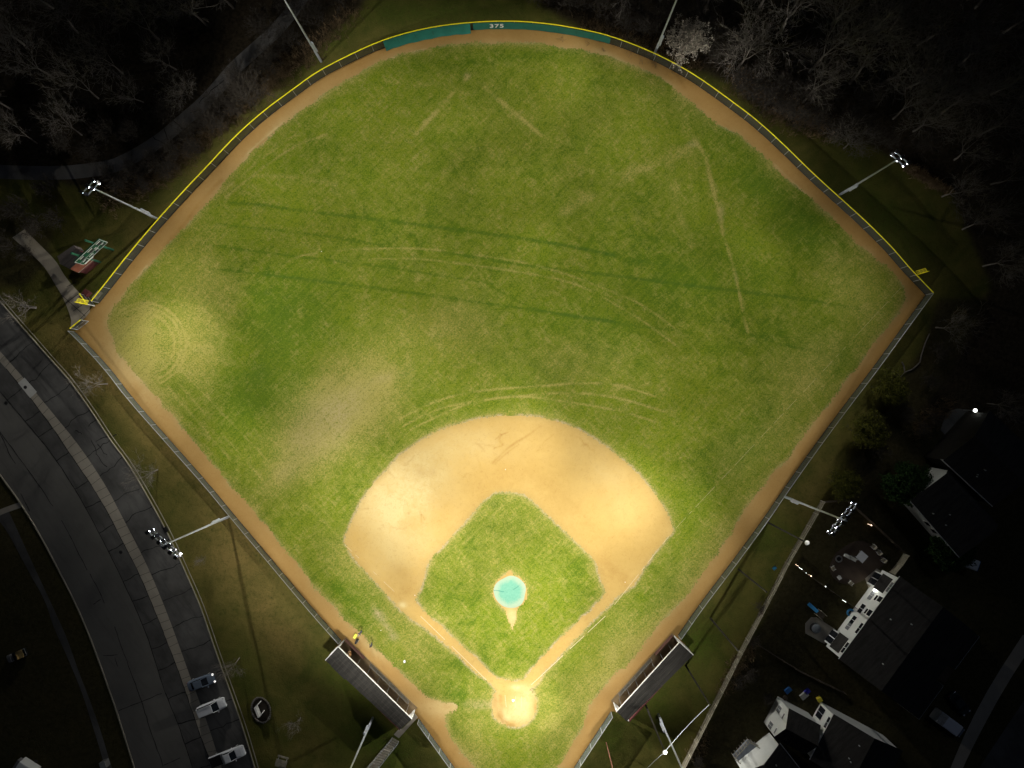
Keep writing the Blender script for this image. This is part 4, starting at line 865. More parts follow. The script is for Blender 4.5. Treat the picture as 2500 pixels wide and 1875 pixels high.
for s0, s1, a_, b_ in ((0, W2, z1-.07, z1), (0, W2, z0, z0+.07), (0, .07, z0, z1), (W2-.07, W2, z0, z1), (0, W2, z0+1.02, z0+1.06), (W2*.31, W2*.31+.05, z0, z0+1.04), (W2*.55, W2*.55+.05, z0, z0+1.04), (W2*.74, W2*.74+.05, z0, z0+1.04)): m.obox(*onb(s0, s1, a_, b_))
m.build('border', M['white'], root)
m = MB()
for s0, s1, zz in ((.25, 1.15, 5.55), (2.0, 3.0, 5.55), (3.9, 4.7, 5.55), (1.55, 1.95, 4.95), (.35, .8, 4.45), (1.5, 2.2, 4.45), (2.75, 3.7, 4.25), (4.35, 5.05, 4.35)): m.obox(*onb(s0, s1, zz, zz+.16))
m.build('lettering', M['white'], root)
m = MB()
for s0, s1, za, zb_ in ((.35, 1.1, 4.85, 5.45), (2.1, 3.0, 4.85, 5.45), (3.95, 4.7, 4.85, 5.45), (.35, 1.0, 3.88, 4.35), (1.75, 2.4, 3.88, 4.35), (2.95, 3.6, 3.85, 4.15), (4.3, 5.0, 3.88, 4.25)): m.obox(*onb(s0, s1, za, zb_, .39))
m.build('digit_window', M['black'], root)
m = MB(); m.obox(*onb(W2*.63, W2*.97, z0-.48, z0-.06, .2, .1)); m.build('sign_panel', M['white'], root)
# shed: gable roof, grey slope to the woods and red slope to the field
g0, g1 = np.array(W(144.5,643,2.3)), np.array(W(185,606,2.3)); h0, h1 = np.array(W(191.5,666,2.3)), np.array(W(228,634,2.3)); r0, r1 = np.array(W(171,657,3.4)), np.array(W(209,622,3.4))
root = empty('shed', (*((g0+h1)/2), 0), 'small shed with grey and red shingled roof under the scoreboard', 'shed')
m = MB(); m.add([(*g0, 2.3), (*g1, 2.3), (*r1, 3.4), (*r0, 3.4)], [(0,1,2,3)]); m.build('grey_slope', M['shedgrey'], root)
m = MB(); m.add([(*h0, 2.3), (*h1, 2.3), (*r1, 3.4), (*r0, 3.4)], [(3,2,1,0)]); m.build('red_slope', M['shedroof'], root)
c_ = (g0+g1+h0+h1)/4; sh = lambda p: tuple(c_+(p-c_)*.92)
m = MB(); m.prism([sh(g0), sh(g1), sh(h1), sh(h0)], -.02, 2.28); m.add([(*sh(g0), 2.28), (*sh(h0), 2.28), (*tuple(c_+(r0-c_)*.92), 3.3)], [(0,1,2)]); m.add([(*sh(g1), 2.28), (*sh(h1), 2.28), (*tuple(c_+(r1-c_)*.92), 3.3)], [(2,1,0)]); m.build('wall', M['maroon'], root)
m = MB(); m.tube((*h0, 2.3), (*h1, 2.3), .05, n=6); m.build('gutter', M['wood'], root)
k0, k1, k2, k3 = [np.array(W(*p, 2.4)) for p in ((137,625),(177,598),(196,616),(150,640))]
m = MB(); m.prism([tuple(k0), tuple(k1), tuple(k1+(g1-k1)*.9), tuple(k0+(g0-k0)*.9)], -.02, 2.1); tag(m.build('lean_to', M['shedgrey']), 'low dark lean to joined to the wooded side of the shed', 'shed')

# ------------------------------------------------------------------ netting poles, cable, picket fence
NET = [((1874,1275),16.3,'white','tall dark netting pole with a white cap nearest the right side floodlight'),((1803,1390),13.5,None,'tall dark netting pole second down the row by the picket fence'),((1734,1509),15,None,'tall dark netting pole third down the row by the picket fence'),((1674,1625),15,None,'tall dark netting pole behind the right dugout roof'),((1574,1716),16.4,'white','tall dark netting pole with a white cap by the strung cable'),((1480,1813),16.4,None,'thin rust brown netting pole near the bottom edge')]
RUST = simple('rusty_steel', (.13, .055, .035), .8)
for pp, h, cap, lab in NET:
    x, y = W(*pp); root = empty('netting_pole', (x, y, 0), lab, 'pole', 'netting poles along the right side'); r = .09 if pp[0] == 1480 else .16
    m = MB(); m.tube((x, y, -.02), (x, y, h), r, r*.75, 10); m.build('shaft', RUST if pp[0] == 1480 else M['tarpole'], root)
    m = MB()
    if cap: m.ball((x, y, h+.05), .36, 14, 8, sz=.6); m.smooth = True
    else: m.tube((x, y, h), (x, y, h+.12), r*.9, r*.5, 10)
    m.build('cap', M['white'] if cap else M['tarpole'], root)
tops = [(*W(*NET[k][0]), NET[k][1]-.1) for k in (3, 4, 5)]; tops.append(tuple(2*np.array(tops[2])-np.array(tops[1])))
m = MB()
for a, b in zip(tops[:-1], tops[1:]):
    a, b = Vector(a), Vector(b); m.path([a.lerp(b, t)-Vector((0, 0, .35*4*t*(1-t))) for t in np.linspace(0, 1, 9)], .045, 5)
tag(m.build('cable', M['galv']), 'pale cable strung between the netting pole tops at the bottom right', 'cable')
PF = [(2003,1222),(1912,1380),(1890,1425),(1803,1590),(1737,1722),(1660,1875),(1615,1960)]
def picket(pts, h, mat, label, group=None, step=.2, name='picket_fence', w=.10):
    P, t = resample(Wl(pts), step); root = empty(name, (*P[0], 0), label, 'fence', group); m = MB()
    for i in range(len(P)-1):
        d = P[i+1]-P[i]; d /= np.linalg.norm(d); n = np.array([-d[1], d[0]]); hh = h+random.uniform(-.03, .03)
        m.obox((*(P[i]-n*.012), .02), (*(d*w), 0), (*(n*.024), 0), (0, 0, hh))
    m.build('pickets', mat, root); m = MB(); Q, _ = resample(Wl(pts), 2.4)
    for a, b in zip(Q[:-1], Q[1:]):
        d = b-a; n = np.array([-d[1], d[0]])/np.linalg.norm(d)
        for z in (.3, h*.5, h-.25): m.obox((*(a+n*.014), z), (*d, 0), (*(n*.05), 0), (0, 0, .09))
    m.build('rail', mat, root); m = MB(); m.box((0, 0, h/2), (.12, .12, h+.15)); me_ = m.mesh('post', mat)
    for a in Q: o = bpy.data.objects.new('post', me_); COL.objects.link(o); o.parent = root; o.location = Vector((*a, 0))-root.location
picket(PF, 1.9, M['wood'], 'long pale grey wooden picket fence between the field lawn and the dark yards')
picket([(2062,1219),(2100,1254),(2140,1290),(2197,1343)], 1.8, M['darkwood'], 'dark wooden fence running away from the field under the yard floodlight', 'yard fences', .16, 'yard_fence', .14)
picket([(2206,1351),(2192,1372),(2172,1396)], 1.8, M['wood'], 'short grey fence end beside the paved patio', 'yard fences', .16, 'yard_fence', .14)
picket([(2003,1224),(2062,1219)], 1.8, M['darkwood'], 'short dark fence closing the yard corner below the green shrub', 'yard fences', .16, 'yard_fence', .14)
picket([(1940,1380),(1985,1412),(2030,1443),(2088,1484)], 1.2, M['darkwood'], 'low dark fence strung with small white lights up to the house wall', 'yard fences', .16, 'yard_fence', .12)
picket([(1852,1574),(1950,1636),(2058,1688)], 1.2, M['darkwood'], 'low dark fence across the black lawn below the small patio', 'yard fences', .2, 'yard_fence', .12)
for px, py, r, mt, lab in [(1957.6,1390,.08,'lampwhite','small white light on the strung fence, nearest the field'),(1968.5,1399,.05,'lampwhite','tiny light on the strung fence, second from the field'),(1980.5,1406.6,.13,'lampwarm','brightest pinkish light on the strung fence'),(2015.6,1432,.11,'lampwhite','white light halfway along the strung fence'),(2065,1470,.05,'lampwhite','faint light on the strung fence nearest the house'),(2127.5,1282.5,.14,'lampwarm','small pink light on the dark fence below the yard floodlight'),(2483,1092,.14,'lampwhite','small white light at the far right edge above an orange one'),(2482,1111,.17,'lampwarm','small orange light at the far right edge'),(1949,1382,.05,'lampwarm','tiny red light at the picket fence end of the strung fence')]:
    x, y = W(px, py, 1.25); m = MB(); m.ball((x, y, 1.25), r*.7, 8, 6); m.tube((x, y, 0), (x, y, 1.2), .02, n=5); tag(m.build('garden_light', M[mt]), lab, 'light', 'garden lights')

# stairway and path beside the left dugout
m = MB(); m.prism(Wl([(1009.7,1738),(1020,1751),(974,1802),(962,1793),(976,1777),(980.4,1781),(1004.8,1757)]), .0, .09); o = m.build('concrete_landing', M['walk']); o['kind'] = 'structure'
l0, l1, q0, q1 = [np.array(W(*p)) for p in ((957.6,1800),(890,1880),(973.4,1809.6),(914,1882))]
root = empty('stairway', (*l0, 0), 'long run of worn steps with two pale handrails below the left dugout', 'stairs')
for i in range(15):
    a, b = l0+(l1-l0)*i/15, q0+(q1-q0)*i/15; d = (l1-l0)/15; m = MB(); z = .06+.05*i
    m.obox((*a, -.02), (*(b-a), 0), (*(d*.72), 0), (0, 0, z)); m.build('step', M['walk'] if i % 3 else M['kerb'], root)
for a, b in ((l0, l1), (q0, q1)):
    m = MB(); m.tube((*a, 1.0), (*b, 1.75), .05, n=6); m.tube((*a, .55), (*b, 1.3), .03, n=6)
    for i in range(6): p = a+(b-a)*i/5; m.tube((*p, 0), (*p, 1.0+.75*i/5), .04, n=6)
    m.build('handrail', M['galv'], root)

# ------------------------------------------------------------------ vehicles
PAINT = {'blue': simple('blue_grey_paint', (.20, .25, .33), .25, .5, .3, .06), 'white': simple('white_car_paint', (.74, .76, .80), .25, .5, 0, .04), 'green': simple('dark_car_paint', (.03, .04, .045), .25, .5)}
M['headlight'] = simple('headlight_bright', (.9, .9, .9), .2, .5, emis=(1, .96, .92), estr=1.1)  # headlight material with a weak emission
M['clear'] = simple('headlight_clear', (.6, .62, .65), .15, .6)
M['tyre'] = simple('tyre', (.018, .018, .018), .9)
M['red'] = simple('tail_red', (.25, .01, .01), .3)
def loft(m, secs, mi=0, n=16, p=3.2):
    """secs: (x, halfwidth, z0, z1) superelliptic rings"""
    rings = []
    for x, w, z0, z1 in secs:
        r = []
        for i in range(n):
            a = 2*math.pi*i/n; c, s = math.cos(a), math.sin(a)
            r.append((x, w*math.copysign(abs(c)**(2/p), c), (z0+z1)/2+(z1-z0)/2*math.copysign(abs(s)**(2/p), s)))
        rings.append(r)
    vs = [v for r in rings for v in r]; fs = []
    for k in range(len(rings)-1):
        for i in range(n): fs.append((k*n+i, k*n+(i+1) % n, (k+1)*n+(i+1) % n, (k+1)*n+i))
    fs.append(tuple(range(n))[::-1]); fs.append(tuple(range((len(rings)-1)*n, len(rings)*n)))
    m.add(vs, fs, mi); m.smooth = False
def vehicle(kind, pc, head, L, Wd, paint, label, lights='clear', z=.008, cat='car'):
    x, y = W(*pc); root = empty('parked_'+cat.replace(' ', '_'), (x, y, z), label, cat, 'parked vehicles', world=False); h = L/2; w = Wd/2
    P = PAINT[paint]
    def bd(name, m, mat, par=root):
        o = bpy.data.objects.new(name, m.mesh(name, mat)); COL.objects.link(o); o.parent = par; return o
    m = MB()
    if kind == 'sedan':
        loft(m, [(-h, w*.72, .45, .95), (-h+.12, w*.88, .32, 1.0), (-h+.5, w*.97, .25, 1.03), (-.9, w, .22, 1.0), (.8, w, .22, .98), (h-.9, w*.97, .24, .90), (h-.3, w*.88, .28, .80), (h-.05, w*.66, .35, .70)]); cab = [(-h+.62, w*.70, .9, 1.0), (-1.05, w*.80, .9, 1.42), (-.4, w*.82, .9, 1.46), (.25, w*.80, .9, 1.42), (1.15, w*.74, .85, .97)]; roof = (-1.15, .25, w*.68, 1.40, 1.475)
    elif kind == 'suv':
        loft(m, [(-h, w*.82, .5, 1.1), (-h+.12, w*.92, .35, 1.15), (-h+.6, w, .28, 1.15), (-.5, w, .26, 1.12), (1.0, w, .26, 1.1), (h-.7, w*.98, .28, 1.04), (h-.25, w*.9, .32, .96), (h-.03, w*.7, .42, .85)]); cab = [(-h+.10, w*.78, 1.0, 1.35), (-h+.45, w*.84, 1.0, 1.70), (-.6, w*.86, 1.0, 1.74), (.45, w*.83, 1.0, 1.70), (1.25, w*.78, 1.0, 1.12)]; roof = (-h+.32, .42, w*.72, 1.69, 1.765)
    else:
        loft(m, [(-h, w*.94, .5, .98), (-h+.1, w, .45, 1.0), (-.35, w, .4, 1.0), (-.3, w, .35, 1.1), (1.3, w, .35, 1.1), (h-.6, w*.97, .38, 1.06), (h-.2, w*.9, .42, .98), (h-.02, w*.72, .5, .9)]); cab = [(-.38, w*.78, 1.0, 1.40), (-.22, w*.84, 1.0, 1.74), (.5, w*.84, 1.0, 1.76), (.85, w*.82, 1.0, 1.72), (1.6, w*.76, 1.0, 1.12)]; roof = (-.22, .82, w*.72, 1.71, 1.785)
    bd('body', m, P)
    m = MB(); loft(m, cab, p=3.6); bd('cabin_glass', m, M['glass'])
    m = MB(); x0, x1, rw, za, zb = roof; loft(m, [(x0, rw*.9, za, zb-.02), (x0+.1, rw*1.04, za, zb), (x1-.1, rw*1.02, za, zb), (x1, rw*.9, za, zb-.02)], p=4); bd('roof', m, P)
    for s in (-1, 1):
        m = MB(); m.tube((cab[-1][0]-.06, s*cab[-1][1]*.97, cab[-1][3]-.02), (x1-.02, s*rw, za+.03), .04, n=6); bd('roof_pillar', m, P)
        m = MB(); m.tube((cab[0][0]+.05, s*cab[0][1]*.96, cab[0][3]-.03), (x0+.02, s*rw*.97, za+.03), .045, n=6); bd('roof_pillar', m, P)
    for s in (-1, 1):
        m = MB(); m.box((h-.22, s*w*.66, .72 if kind == 'sedan' else .85), (.26, .30, .14), -s*.45); bd('headlight', m, M['headlight' if lights == 'on' else 'clear'])
        m = MB(); m.box((-h+.06, s*w*.72, .8), (.10, .28, .16)); bd('tail_light', m, M['red'])
        m = MB(); m.box((.95 if kind != 'pickup' else 1.25, s*(w+.10), 1.02), (.14, .22, .14)); bd('wing_mirror', m, P)
        for wx in (-h*.60, h*.62):
            m = MB(); m.tube((wx, s*(w-.22), .33), (wx, s*(w+.005), .33), .33, n=18); tw = bd('wheel', m, M['tyre'])
            m = MB(); m.tube((wx, s*(w-.0), .33), (wx, s*(w+.015), .33), .20, n=12); bd('rim', m, M['galv'], tw)
    m = MB(); m.box((h-.04, 0, .55), (.08, w*1.1, .2)); bd('grille', m, M['black'])
    if kind == 'suv':
        for s in (-1, 1): m = MB(); m.tube((-h+.5, s*rw*.92, zb+.06), (.3, s*rw*.92, zb+.06), .03, n=6); bd('roof_rail', m, M['black'])
    if kind == 'pickup':
        m = MB(); m.box((-h/2-.22, 0, 1.01), (h-.55, Wd-.28, .06)); bd('bed_cover', m, M['black'])
        m = MB(); m.box((-.62, 0, 1.16), (.42, Wd-.1, .26)); bd('toolbox', m, M['galv'])
        m = MB()
        for s in (-1, 1): m.tube((-.62, s*(w-.15), 1.2), (-.45, s*(w-.25), 1.75), .03, n=6)
        m.tube((-.45, w-.25, 1.75), (-.45, -w+.25, 1.75), .03, n=6); bd('rack', m, M['black'])
    root.rotation_euler = (0, 0, head); return root
vehicle('sedan', (497,1661.5), math.atan2(25, 70), 4.75, 1.85, 'blue', 'blue grey saloon car with bright headlights parked on the lot', 'on')
vehicle('suv', (522,1722), math.atan2(31, 76), 5.0, 1.95, 'white', 'white estate car with dark windscreen parked between saloon and pickup')
vehicle('pickup', (560,1841), math.atan2(39, 98), 6.2, 2.0, 'white', 'white pickup truck with black covered bed and toolbox', cat='pickup truck')
vehicle('sedan', (2336,1713), math.atan2(-18, 14), 4.4, 1.8, 'green', 'dark car barely visible on the driveway above the white van')
def box_van(pc, head, L, Wd, label):
    x, y = W(*pc); root = empty('box_van', (x, y, 0), label, 'van', 'parked vehicles', world=False); h, w = L/2, Wd/2
    def bd(name, m, mat): o = bpy.data.objects.new(name, m.mesh(name, mat)); COL.objects.link(o); o.parent = root; return o
    m = MB(); loft(m, [(-h, w*.98, .5, 2.55), (-h+.05, w, .45, 2.62), (h-1.75, w, .45, 2.62), (h-1.6, w*.94, .45, 2.5)], p=8); bd('cargo_box', m, PAINT['white'])
    m = MB(); m.box((-h+.65, 0, 2.635), (1.2, Wd*.93, .02)); bd('dirty_roof_patch', m, simple('stained_roof', (.42, .40, .36), .8, var=.5, scale=4))
    m = MB(); loft(m, [(h-1.62, w*.90, .4, 2.0), (h-1.2, w*.90, .4, 2.0), (h-.8, w*.88, .4, 1.25), (h-.2, w*.82, .4, 1.1), (h, w*.6, .5, .95)], p=4); bd('cab', m, PAINT['blue'])
    m = MB(); m.obox((h-1.2, -w*.8, 1.98), (.42, 0, -.68), (0, w*1.6, 0), (.03, 0, .03)); bd('windscreen_glass', m, M['glass'])
    for s in (-1, 1):
        m = MB(); m.box((h-1.1, s*(w+.1), 1.3), (.12, .22, .25)); bd('wing_mirror', m, M['black'])
        m = MB(); m.box((h-.12, s*w*.62, .85), (.2, .3, .16)); bd('headlight', m, M['clear'])
        for wx in (-h*.55, h*.68): m = MB(); m.tube((wx, s*(w-.24), .38), (wx, s*w, .38), .38, n=18); bd('wheel', m, M['tyre'])
    root.rotation_euler = (0, 0, head)
box_van((2306,1759), math.atan2(-53, 72), 5.9, 2.05, 'white box van with stained roof end and blue cab by the dark house')
# utility vehicle and canopies on the dark far side of the street
x, y = W(48, 1597); root = empty('utility_vehicle', (x, y, 0), 'small open utility vehicle with a tan cargo bed on the dark lawn', 'utility vehicle', world=False)
def bdl(root, name, m, mat): o = bpy.data.objects.new(name, m.mesh(name, mat)); COL.objects.link(o); o.parent = root; return o
TAN = simple('tan_bed', (.42, .30, .12), .7); GREY = simple('grey_panel', (.16, .16, .16), .6)
m = MB(); m.box((0, 0, .45), (3.3, 1.3, .25)); bdl(root, 'chassis', m, M['black']); m = MB(); loft(m, [(-1.65, .5, .5, .85), (-1.5, .65, .5, .95), (-.8, .68, .5, 1.0)], p=5); bdl(root, 'hood', m, GREY)
m = MB(); m.box((.75, 0, .85), (1.0, 1.3, .08))
for s in (-1, 1): m.box((.75, s*.62, 1.0), (1.0, .06, .3))
m.box((.27, 0, 1.0), (.06, 1.3, .3)); bdl(root, 'cargo_bed', m, TAN); m = MB(); m.box((-.1, 0, .75), (.5, 1.2, .3)); m.box((.13, 0, 1.05), (.1, 1.2, .4)); bdl(root, 'seat', m, M['black'])
m = MB(); m.path([(1.4, -.6, .9), (1.75, -.6, .9), (1.75, .6, .9), (1.4, .6, .9)], .04); m.path([(-.6, -.6, .9), (-.5, -.6, 1.5), (-.5, .6, 1.5), (-.6, .6, .9)], .03); bdl(root, 'rail', m, M['galv'])
for wx in (-1.2, 1.0):
    for s in (-1, 1): m = MB(); m.tube((wx, s*.5, .3), (wx, s*.72, .3), .3, n=14); bdl(root, 'wheel', m, M['tyre'])
root.rotation_euler = (0, 0, math.atan2(18, 42))
x, y = W(80, 1868); root = empty('enclosed_trailer', (x, y, 0), 'pale flat roofed trailer cut by the bottom left corner', 'trailer', world=False)
m = MB(); loft(m, [(-1.6, 1.05, .5, 2.1), (-1.5, 1.1, .45, 2.2), (1.5, 1.1, .45, 2.2), (1.6, 1.05, .5, 2.1)], p=8); bdl(root, 'box', m, M['siding']); m = MB(); m.box((1.75, 0, 1.7), (.5, 2.2, .9)); bdl(root, 'nose', m, GREY)
for s in (-1, 1): m = MB(); m.tube((-.2, s*.95, .32), (-.2, s*1.13, .32), .32, n=14); bdl(root, 'wheel', m, M['tyre'])
root.rotation_euler = (0, 0, math.atan2(30, -17)+.5)
x, y = W(261, 1860); root = empty('street_cabinet', (x, y, 0), 'small pale utility cabinet at the lower end of the footpath', 'cabinet', world=False)
m = MB(); m.box((0, 0, .6), (.9, 1.1, 1.2), .3); bdl(root, 'body', m, GREY); m = MB(); m.box((0, 0, 1.23), (1.0, 1.2, .06), .3); bdl(root, 'lid', m, M['galv'])
# monument sign ringed with stones, picnic table, manhole covers
x, y = W(565*1.1302-1, 1733); root = empty('flower_bed', (x, y, 0), 'dark oval planting bed ringed with rough stones beside the parked cars', 'flower bed', world=False)
m = MB()
for i in range(34):
    a = 2*math.pi*i/34; m.ball((1.55*math.cos(a), 2.15*math.sin(a), .1), random.uniform(.15, .23), 7, 5, sz=.8)
bdl(root, 'stone_ring', m, simple('bed_stone', (.12, .11, .10), .95)).rotation_euler = (0, 0, .25)
m = MB(); m.prism([(1.4*math.cos(a), 2.0*math.sin(a)) for a in np.linspace(0, 6.05, 26)], -.01, .06); bdl(root, 'soil', m, simple('soil', (.022, .017, .012), .95)).rotation_euler = (0, 0, .25)
p0, p1, q0, q1 = [np.array(W(*p, 1.0)) for p in ((622,1728),(631.5,1752),(633,1716.5),(641,1740))]
root = empty('bracket_sign', (*p0, 0), 'white bracket shaped sign board standing in the dark oval bed', 'sign')
def wallp(m, a, b, w, z0, z1):
    d = b-a; n = np.array([-d[1], d[0]])/np.linalg.norm(d)*w/2; m.obox((*(a-n), z0), (*d, 0), (*(2*n), 0), (0, 0, z1-z0))
m = MB(); wallp(m, p0, p1, .32, .0, 1.0); m.build('panel', M['white'], root)
for a, b in ((p0, q0), (p1, q1)): m = MB(); d = (b-a)/np.linalg.norm(b-a); wallp(m, a+d*.17, b, .12, .0, 1.0); m.build('wing', M['white'], root)
x, y = W(690, 1857); root = empty('picnic_table', (x, y, 0), 'grey picnic table with side bench on the dark grass near the bottom edge', 'table', world=False)
m = MB()
for k in range(5): m.box((0, -.40+.2*k, .74), (1.9, .18, .05))
bdl(root, 'table_top', m, M['wood'])
for s in (-1, 1):
    m = MB(); m.box((0, s*.85, .44), (1.9, .28, .05)); bdl(root, 'bench', m, M['wood'])
    for sx in (-.7, .7): m = MB(); m.tube((sx, s*.75, 0), (sx, s*.2, .72), .04, n=6); bdl(root, 'leg', m, M['galv'])
m = MB()
for sx in (-.7, .7): m.tube((sx, -.95, .40), (sx, .95, .40), .03, n=6)
bdl(root, 'brace', m, M['galv']); root.rotation_euler = (0, 0, -.28)
for px, py, lab in [(62,945.5,'round manhole cover in the pale square of the pavement'),(15,984,'round manhole cover at the edge of the street'),(295,1348,'round manhole cover in the asphalt apron')]:
    x, y = W(px, py); m = MB(); m.tube((x, y, 0), (x, y, .026), .30, n=20); tag(m.build('manhole_cover', M['black']), lab, 'manhole cover', 'manhole covers')
m = MB(); m.prism(Wl([(44,935),(60,922),(90,957),(74,972)]), .0, .022); o = m.build('pavement_patch', simple('new_concrete', (.50, .50, .48), .9, .2, var=.08)); o['kind'] = 'structure'
x, y = W(405, 1293); m = MB(); m.box((x, y, .1), (.7, .9, .12), .5); tag(m.build('drain_grate', M['black']), 'black storm drain grate in the kerb behind the leaning floodlight', 'drain')

# ------------------------------------------------------------------ houses
def facade(name, e0, e1, z, depth, zr, label, wins, group='houses beside the field', over=.3, ridge=.5, wallmat='siding', strip=0):
    """house whose eave (facing the field) runs between two photo points at height z"""
    E0, E1 = np.array(W(*e0, z)), np.array(W(*e1, z)); u = (E1-E0); L = np.linalg.norm(u); u /= L
    v = np.array([-u[1], u[0]]); v = v if v @ ((E0+E1)/2) > 0 else -v                 # v points away from the field
    root = empty(name, (*((E0+E1)/2), 0), label, 'house', group)
    w0 = E0+v*over; m = MB()
    m.obox((*(w0+u*.25), -.02), (*(u*(L-.5)), 0), (*(v*(depth-over*2)), 0), (0, 0, z-.1))
    for s in (.25, L-.25):
        a = w0+u*s; m.add([(*a, z-.12), (*(a+v*(depth-over*2)), z-.12), (*(a+v*(depth*ridge-over)), zr-.15)], [(0, 1, 2)])
    m.build('wall', M[wallmat], root)
    if strip: m = MB(); m.obox((*(w0+u*.2-v*.05), z-.15-strip), (*(u*(L-.4)), 0), (*(v*.04), 0), (0, 0, strip)); m.build('upper_wall', M['siding'], root)
    m = MB(); T = .12; e2, e3 = E0+v*depth, E1+v*depth; R0, R1 = E0+v*depth*ridge, E1+v*depth*ridge
    for a, b, c, d in (((*E0, z), (*E1, z), (*R1, zr), (*R0, zr)), ((*R0, zr), (*R1, zr), (*e3, z), (*e2, z))):
        p = [a, b, c, d]; m.add(p+[(x, y, q-T) for x, y, q in p], [(0,1,2,3),(7,6,5,4),(0,4,5,1),(1,5,6,2),(2,6,7,3),(3,7,4,0)])
    m.build('roof', M['houseroof'], root)
    m = MB(); m.tube((*(E0-v*.06), z-.06), (*(E1-v*.06), z-.06), .06, n=6); m.build('gutter', M['siding'], root)
    for k in range(3):
        q = E0+u*(L*random.uniform(.15, .85))+v*(depth*random.uniform(.12, .42)); zz = z+(zr-z)*((q-E0)@v)/(depth*ridge)
        m = MB(); m.tube((*q, zz), (*q, zz+.3), .09, n=8); m.build('vent_pipe', M['galv'], root)
    for s, zc, w_, h_, n, gl in wins:
        fr = MB(); a = w0+u*(s-w_/2)-v*.05; fr.obox((*(a-u*.09), zc-h_/2-.09), (*(u*(w_+.18)), 0), (*(v*.06), 0), (0, 0, h_+.18)); fo = fr.build('window', M['white'], root)
        pa = MB()
        for k in range(n):
            c = w0+u*(s-w_/2+w_*k/n+.03)-v*.075; pa.obox((*c, zc-h_/2), (*(u*(w_/n-.06)), 0), (*(v*.04), 0), (0, 0, h_))
        po = bpy.data.objects.new('pane', pa.mesh('pane', M[gl])); COL.objects.link(po); po.parent = fo
    return root, E0, u, v, L
winsA = [(2.3,5.0,1.9,1.15,2,'blind'),(4.95,2.0,1.7,1.1,2,'blind'),(4.9,3.45,1.0,.5,1,'glass'),(4.8,4.55,1.0,1.1,1,'glass'),(7.7,1.95,1.7,1.2,2,'glass'),(7.65,3.45,1.0,.5,1,'glass'),(7.6,4.5,1.1,1.1,1,'glass'),(10.05,1.95,1.5,1.1,2,'glass'),(11.3,1.95,1.4,1.1,2,'blind'),(10.6,5.0,2.0,1.15,2,'glass'),(14.5,5.0,2.0,1.15,2,'glass')]
hA, E0, u, v, L = facade('white_house', (2197.7,1407.5), (2048.5,1609.5), 5.8, 14.5, 7.6, 'long two storey house with white lit wall and many dark windows', winsA)
for s0, s1 in ((.9, 3.75), (13.0, 15.9)):
    w0 = E0+v*.3; m = MB(); a, b = w0+u*s0, w0+u*s1; d = 1.0
    m.add([(*(a-v*d), 2.75), (*(b-v*d), 2.75), (*b, 4.15), (*a, 4.15), (*(a-v*d), 2.62), (*(b-v*d), 2.62), (*b, 4.0), (*a, 4.0)], [(0,1,2,3),(7,6,5,4),(0,4,5,1),(1,5,6,2),(3,7,4,0)]); m.build('porch_roof', M['houseroof'], hA)
    m = MB(); m.obox((*(a+u*.12-v*(d-.2)), 0), (*(u*(s1-s0-.24)), 0), (*(v*(d-.2)), 0), (0, 0, 2.6)); bay = m.build('bay', M['siding'], hA)
    for k in range(2):
        m = MB(); c = a+u*(.35+k*1.15)-v*(d-.17); m.obox((*c, .15), (*(u*1.0), 0), (*(-v*.06), 0), (0, 0, 2.15)); po = bpy.data.objects.new('patio_door', m.mesh('patio_door', M['glass'])); COL.objects.link(po); po.parent = bay; po.location = (0, 0, 0)
p = E0+u*3.98+v*.1; m = MB(); m.ball((*p, 2.2), .24, 10, 8); tag(m.build('wall_lamp', M['lampwhite']), 'bright white lamp on the house wall beside the paved patio', 'lamp')
L_ = bpy.data.lights.new('wall_lamp_light', 'POINT'); L_.energy = 35; L_.shadow_soft_size = .2; L_.color = (1, .95, .85); o = bpy.data.objects.new('wall_lamp_light', L_); COL.objects.link(o); o.location = (*(p-v*.5), 2.2)
def flat_roof(name, quad, z, label, wall='siding', roof='houseroof', edge=True):
    P = [np.array(W(*q, z)) for q in quad]; c = sum(P)/4; root = empty(name, (*c, 0), label, 'garage', 'garages of the dark house')
    m = MB(); m.prism([tuple(c+(p-c)*.96) for p in P], -.02, z-.02); m.build('wall', M[wall], root)
    rd = (P[0]+P[1])/2, (P[2]+P[3])/2; m = MB()
    m.add([(*P[0], z), (*P[3], z), (*rd[1], z+1.1), (*rd[0], z+1.1), (*P[1], z), (*P[2], z)], [(0,1,2,3),(3,2,5,4),(0,3,4),(1,5,2)]); m.build('roof', M[roof], root)
    m = MB(); m.path([(*p, z-.03) for p in P+[P[0]]], .06, 5); m.build('gutter', M['galv'], root); return root
flat_roof('garage', [(2338,1513.5),(2391,1554.6),(2332,1634),(2278,1597)], 3.2, 'dark roofed garage wing with thin pale gutters at the far end of the long house')
flat_roof('garage', [(2251.5,1634),(2303,1675),(2244,1756),(2191,1716)], 3.2, 'dark roofed garage wing with thin pale gutters nearest the white van')
m = MB(); m.prism(Wl([(2268,1600),(2328,1637),(2305,1668),(2256,1630)]), 0, .08); o = m.build('porch_slab', M['brick']); o['kind'] = 'structure'
